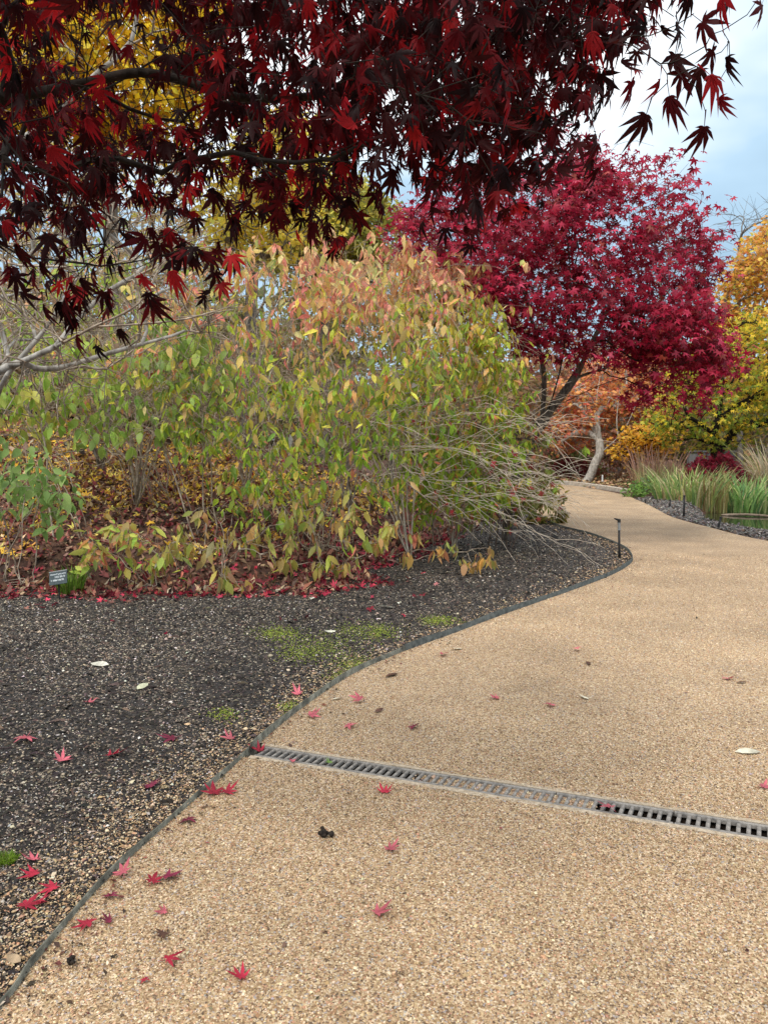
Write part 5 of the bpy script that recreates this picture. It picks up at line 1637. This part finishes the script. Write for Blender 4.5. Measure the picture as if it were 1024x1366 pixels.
# ------------------------------------------------------------------ moss
r = np.random.default_rng(181)
spots = [(370, 846, 26, 8), (440, 862, 42, 20), (480, 890, 34, 10), (455, 905, 20, 6), (400, 870, 30, 14), (505, 845, 25, 10), (300, 955, 18, 8), (385, 945, 16, 6), (470, 840, 20, 8), (585, 830, 22, 6)]
Pm, Sm = [], []
for (px, py, sx, sy) in spots:
    for _ in range(900 if sx > 20 else 250):
        q = gnd(px + r.normal(0, sx * 0.6), py + r.normal(0, sy * 0.6))
        if inpoly([q[0]], [q[1]], SOIL)[0]:
            Pm.append([q[0], q[1], 0.008 + r.uniform(0, 0.010)]); Sm.append(r.uniform(0.002, 0.007))
Pm, Sm = np.array(Pm), np.array(Sm); n = len(Pm)
Vp, Fp, Cp = stamp(CONE_V, CONE_F, Pm, rot_frames(n, 0.4, r), Sm[:, None] * np.array([1, 1, 0.9]), palette(n, [(3, (0.17, 0.21, 0.03)), (2, (0.25, 0.29, 0.045)), (1.2, (0.08, 0.10, 0.02))], r, 0.25), 0.25, r)
obj('moss', make_mesh('moss', Vp, Fp, M_chip, Cp, True), kind='stuff')
blades('moss_tuft', 'small bright green tuft at the left edge of the dark bed', (gnd(10, 1152)[0], gnd(10, 1152)[1], 0.006), 260, 0.03, 0.035, 0.8, [(3, (0.14, 0.22, 0.02)), (2, (0.2, 0.3, 0.03))], 182, 0.0022, 'moss')

# ------------------------------------------------------------------ single fallen leaves
r = np.random.default_rng(191)
REDC, PINKC, DKC, BRC = (0.36, 0.022, 0.045), (0.52, 0.12, 0.15), (0.16, 0.02, 0.045), (0.10, 0.05, 0.035)
G_L = 'single fallen maple leaves on gravel and soil'
fallen = [
    (502, 1216, 34, PINKC, 'rose red maple leaf lying alone in the middle of the near gravel'),
    (322, 1303, 30, REDC, 'dark crimson maple leaf on the near gravel, lowest of all the fallen leaves'),
    (224, 1284, 28, REDC, 'red maple leaf half dark, on gravel left of the lowest crimson leaf'),
    (193, 1304, 16, REDC, 'small round curled red leaf on the near gravel by the edging'),
    (118, 1228, 34, REDC, 'bright red maple leaf on gravel touching the edging strip near the bottom left'),
    (147, 1226, 18, DKC, 'shrivelled purple leaf beside the bright red one at the edging'),
    (164, 1168, 30, PINKC, 'pale pink maple leaf leaning on the gravel side of the edging'),
    (148, 1192, 24, DKC, 'dark red leaf tucked under the edging below the pale pink leaf'),
    (203, 1177, 28, REDC, 'magenta maple leaf of the touching pair on the near gravel'),
    (222, 1169, 30, DKC, 'purple maple leaf of the touching pair on the near gravel'),
    (220, 1214, 16, PINKC, 'tiny pink leaf fragment below the touching pair of leaves'),
    (218, 1243, 24, BRC, 'shrivelled brown leaf on gravel below the tiny pink fragment'),
    (46, 1148, 24, PINKC, 'small pink maple leaf at the top of the cluster on the lower left soil'),
    (48, 1166, 32, REDC, 'large red maple leaf in the cluster on the lower left soil'),
    (73, 1185, 28, REDC, 'star shaped red maple leaf on soil, nearest the edging in its cluster'),
    (34, 1213, 30, REDC, 'red maple leaf on the lower left soil below the cluster'),
    (54, 1207, 20, REDC, 'small red leaf overlapping the lowest leaf on the lower left soil'),
    (36, 987, 24, PINKC, 'pink maple leaf on the dark soil nearest the left edge of the view'),
    (83, 1016, 22, PINKC, 'pink maple leaf on dark soil between two others in a row'),
    (147, 1009, 26, REDC, 'vivid red maple leaf on the middle of the dark soil'),
    (116, 937, 18, PINKC, 'small pink maple leaf on dark soil below the white chip'),
    (200, 1048, 26, DKC, 'dull wine red leaf on stony soil near the edging'),
    (232, 987, 24, DKC, 'curled brown and red leaf on the soil left of the drain'),
    (308, 987, 20, PINKC, 'pink and crimson leaf on soil just left of the drain end'),
    (398, 927, 20, PINKC, 'pinkish red leaf on soil beside the edging above the drain'),
    (346, 1000, 24, REDC, 'red maple leaf lying on the left end of the drain'),
    (285, 1058, 28, REDC, 'bright scarlet maple leaf, left one of a joined pair near the edging'),
    (302, 1056, 24, REDC, 'scarlet maple leaf, right one of a joined pair near the edging'),
    (249, 1092, 22, DKC, 'dark red leaf on gravel close to the edging below the scarlet pair'),
    (414, 954, 20, PINKC, 'salmon leaf on gravel just right of the edging above the drain'),
    (464, 967, 20, PINKC, 'faint salmon leaf on gravel between edging and drain'),
    (481, 935, 20, PINKC, 'pale red leaf on gravel above the drain, under the dark shred'),
    (588, 873, 16, PINKC, 'small pink leaf on gravel near the far edging curve'),
    (550, 968, 18, DKC, 'maroon leaf on gravel midway above the drain'),
    (663, 930, 14, PINKC, 'tiny red leaf on the middle gravel, left of another'),
    (735, 939, 16, PINKC, 'dull red leaf on the middle gravel beside the ivory leaf'),
    (766, 867, 14, PINKC, 'tiny pink leaf on the far gravel'),
    (968, 904, 16, PINKC, 'pale pink leaf on the gravel towards the right edge'),
    (1018, 1049, 18, PINKC, 'pink leaf on gravel at the right edge above the drain'),
    (513, 1055, 20, REDC, 'small crimson leaf on gravel just below the drain'),
    (520, 1132, 22, PINKC, 'rosy leaf on near gravel right of the dark clod'),
    (812, 1080, 26, PINKC, 'pink maple leaf lying across the bars of the drain'),
    (440, 1018, 14, (0.13, 0.22, 0.05), 'small green leaf lying on the bars of the drain'),
    (390, 1013, 16, PINKC, 'pinkish leaf caught in the left part of the drain'),
]


def lay_leaf(name, px, py, spx, col, lab, cat='leaf', tpl=MAPLE7, group=G_L, curl=None, z0=None):
    q = gnd(px, py, 0.012)
    depth = q[1]
    s = spx / F * depth * 1.4
    u, v = drain_coords(q[0], q[1])
    soil = inpoly([q[0]], [q[1]], SOIL)[0]
    V_ = tpl[0].copy()
    rr = np.hypot(V_[:, 0], V_[:, 1])
    cv = r.uniform(-0.5, 1.7) if curl is None else curl
    V_[:, 2] = cv * (0.5 * rr ** 2) * np.sign(0.3 + r.uniform()) + 0.20 * np.sin(V_[:, 0] * 6 + r.uniform(0, 6)) * rr + (0.7 if tpl is MAPLE7 else 0.25) * r.uniform(-1, 1) * V_[:, 0] * V_[:, 1]
    if tpl is not MAPLE7:
        V_[:, 2] = 0.5 * V_[:, 2] + 0.15 * V_[:, 0] ** 2; V_[:, 0] *= 0.75
    if tpl is MAPLE7:
        an_ = np.arctan2(V_[:, 0], V_[:, 1])
        V_[:, :2] *= (1 + 0.16 * np.sin(an_ * r.uniform(1.5, 4) + r.uniform(0, 6)))[:, None]
        V_[:, 0] *= r.uniform(0.7, 1.05)
    V_[:, 2] -= V_[:, 2].min()
    V_ *= s
    a_ = r.uniform(0, 6.28)
    ca, sa = math.cos(a_), math.sin(a_)
    V_ = V_ @ np.array([[ca, sa, 0], [-sa, ca, 0], [0, 0, 1]])
    C = np.repeat(np.clip(np.array(col) * r.uniform(0.85, 1.15), 0, 1)[None], len(V_), 0)
    C = C * (1 + 0.25 * np.sin(V_[:, 0:1] / s * 5 + r.uniform(0, 6)))
    o_ = obj(name, make_mesh(name, V_, tpl[1], M_dry, C), None, (q[0], q[1], z0 if z0 is not None else (0.016 if soil else 0.008)))
    return tag(o_, lab, cat, group)


for f in fallen:
    lay_leaf('maple_leaf', *f)
IV = (0.62, 0.58, 0.45)
for px, py, sp, col, lab in [(121, 886, 22, (0.58, 0.56, 0.47), 'white elongated chip lying on the dark soil at the left'), (183, 921, 20, (0.48, 0.48, 0.33), 'pale olive dry leaf on dark soil right of the white chip'),
                             (448, 842, 14, (0.7, 0.68, 0.56), 'small white leaf standing in the moss patch'), (527, 812, 18, (0.7, 0.68, 0.58), 'white dry leaf on the soil beyond the moss patch'),
                             (785, 932, 15, IV, 'ivory dry leaf on the middle gravel'), (1014, 1002, 26, IV, 'long straw-coloured leaf on gravel at the right edge'), (617, 864, 14, IV, 'cream sliver of leaf on gravel near the far edging curve'),
                             (442, 932, 12, IV, 'cream chip on gravel by the edging above the drain'), (10, 1275, 26, (0.36, 0.26, 0.16), 'tan dry leaf on the soil at the lower left edge'),
                             (418, 797, 12, (0.65, 0.62, 0.52), 'white chip at the front edge of the red litter'), (786, 886, 12, BRC, 'dark brown dry leaf on the far gravel'), (530, 897, 18, BRC, 'dark brown shred of leaf on gravel beside the edging'),
                             (996, 909, 12, BRC, 'little brown leaf on gravel near the right edge'), (500, 949, 12, BRC, 'small brown shred on gravel above the drain')]:
    lay_leaf('dry_leaf', px, py, sp, col, lab, 'leaf', OVAL, 'single dry leaves and chips on the ground', curl=0.35)


# small crumbs of leaf and bark washed up along the edging and about the path
n = 1500
tt = r.integers(20, len(EDGE) - 60, n)
off = np.abs(r.normal(0, 0.10, n)) + 0.012
tan_ = EDGE[np.minimum(tt + 1, len(EDGE) - 1)] - EDGE[tt]; tan_ = tan_ / np.linalg.norm(tan_, axis=1, keepdims=True)
xy = EDGE[tt] + tan_ * r.uniform(0, 0.15, (n, 1)) + np.stack([tan_[:, 1], -tan_[:, 0]], 1) * off[:, None]
x2, y2 = sample_ground(500, 1.8, 10, r, 100, True)
xx = np.concatenate([xy[:, 0], x2]); yy = np.concatenate([xy[:, 1], y2])
ok = on_path(xx, yy) & (yy > 1.6) & (yy < 13)
xx, yy = xx[ok], yy[ok]; n = len(xx)
Vp, Fp, Cp = stamp(OVAL_LOW[0], OVAL_LOW[1], np.stack([xx, yy, np.full(n, 0.007)], 1), rot_frames(n, 0.4, r), r.lognormal(math.log(0.011), 0.45, n),
                   palette(n, [(3, (0.10, 0.06, 0.035)), (2, (0.16, 0.05, 0.04)), (2, (0.05, 0.035, 0.025)), (1, (0.34, 0.25, 0.15))], r, 0.3))
obj('path_debris', make_mesh('path_debris', Vp, Fp, M_dry, Cp), kind='stuff')


def clod(px, py, s, lab, seed):
    rr = np.random.default_rng(seed)
    q = gnd(px, py, s * 0.5)
    bm = bmesh.new()
    for k_ in range(7):
        v = bmesh.ops.create_icosphere(bm, subdivisions=2, radius=s * rr.uniform(0.28, 0.5))['verts']
        off = Vector(rr.normal(0, 0.33, 3) * s * np.array([1, 1, 0.45]))
        for w in v:
            w.co = Vector((w.co.x, w.co.y, w.co.z * 0.8)) * rr.uniform(0.8, 1.25) + off
    zmin = min(w.co.z for w in bm.verts)
    bmesh.ops.translate(bm, verts=bm.verts, vec=(0, 0, -zmin))
    tag(obj('soil_clod', bm_mesh('soil_clod', bm, M_clod, True), None, (q[0], q[1], 0.002)), lab, 'clod')


clod(432, 1111, 0.030, 'dark brown crumbly clod on the near gravel below the drain', 1)
clod(96, 1283, 0.020, 'small black crumb of soil on gravel near the lower edging', 2)
clod(222, 1070, 0.028, 'brown lump lying against the soil side of the edging', 3)
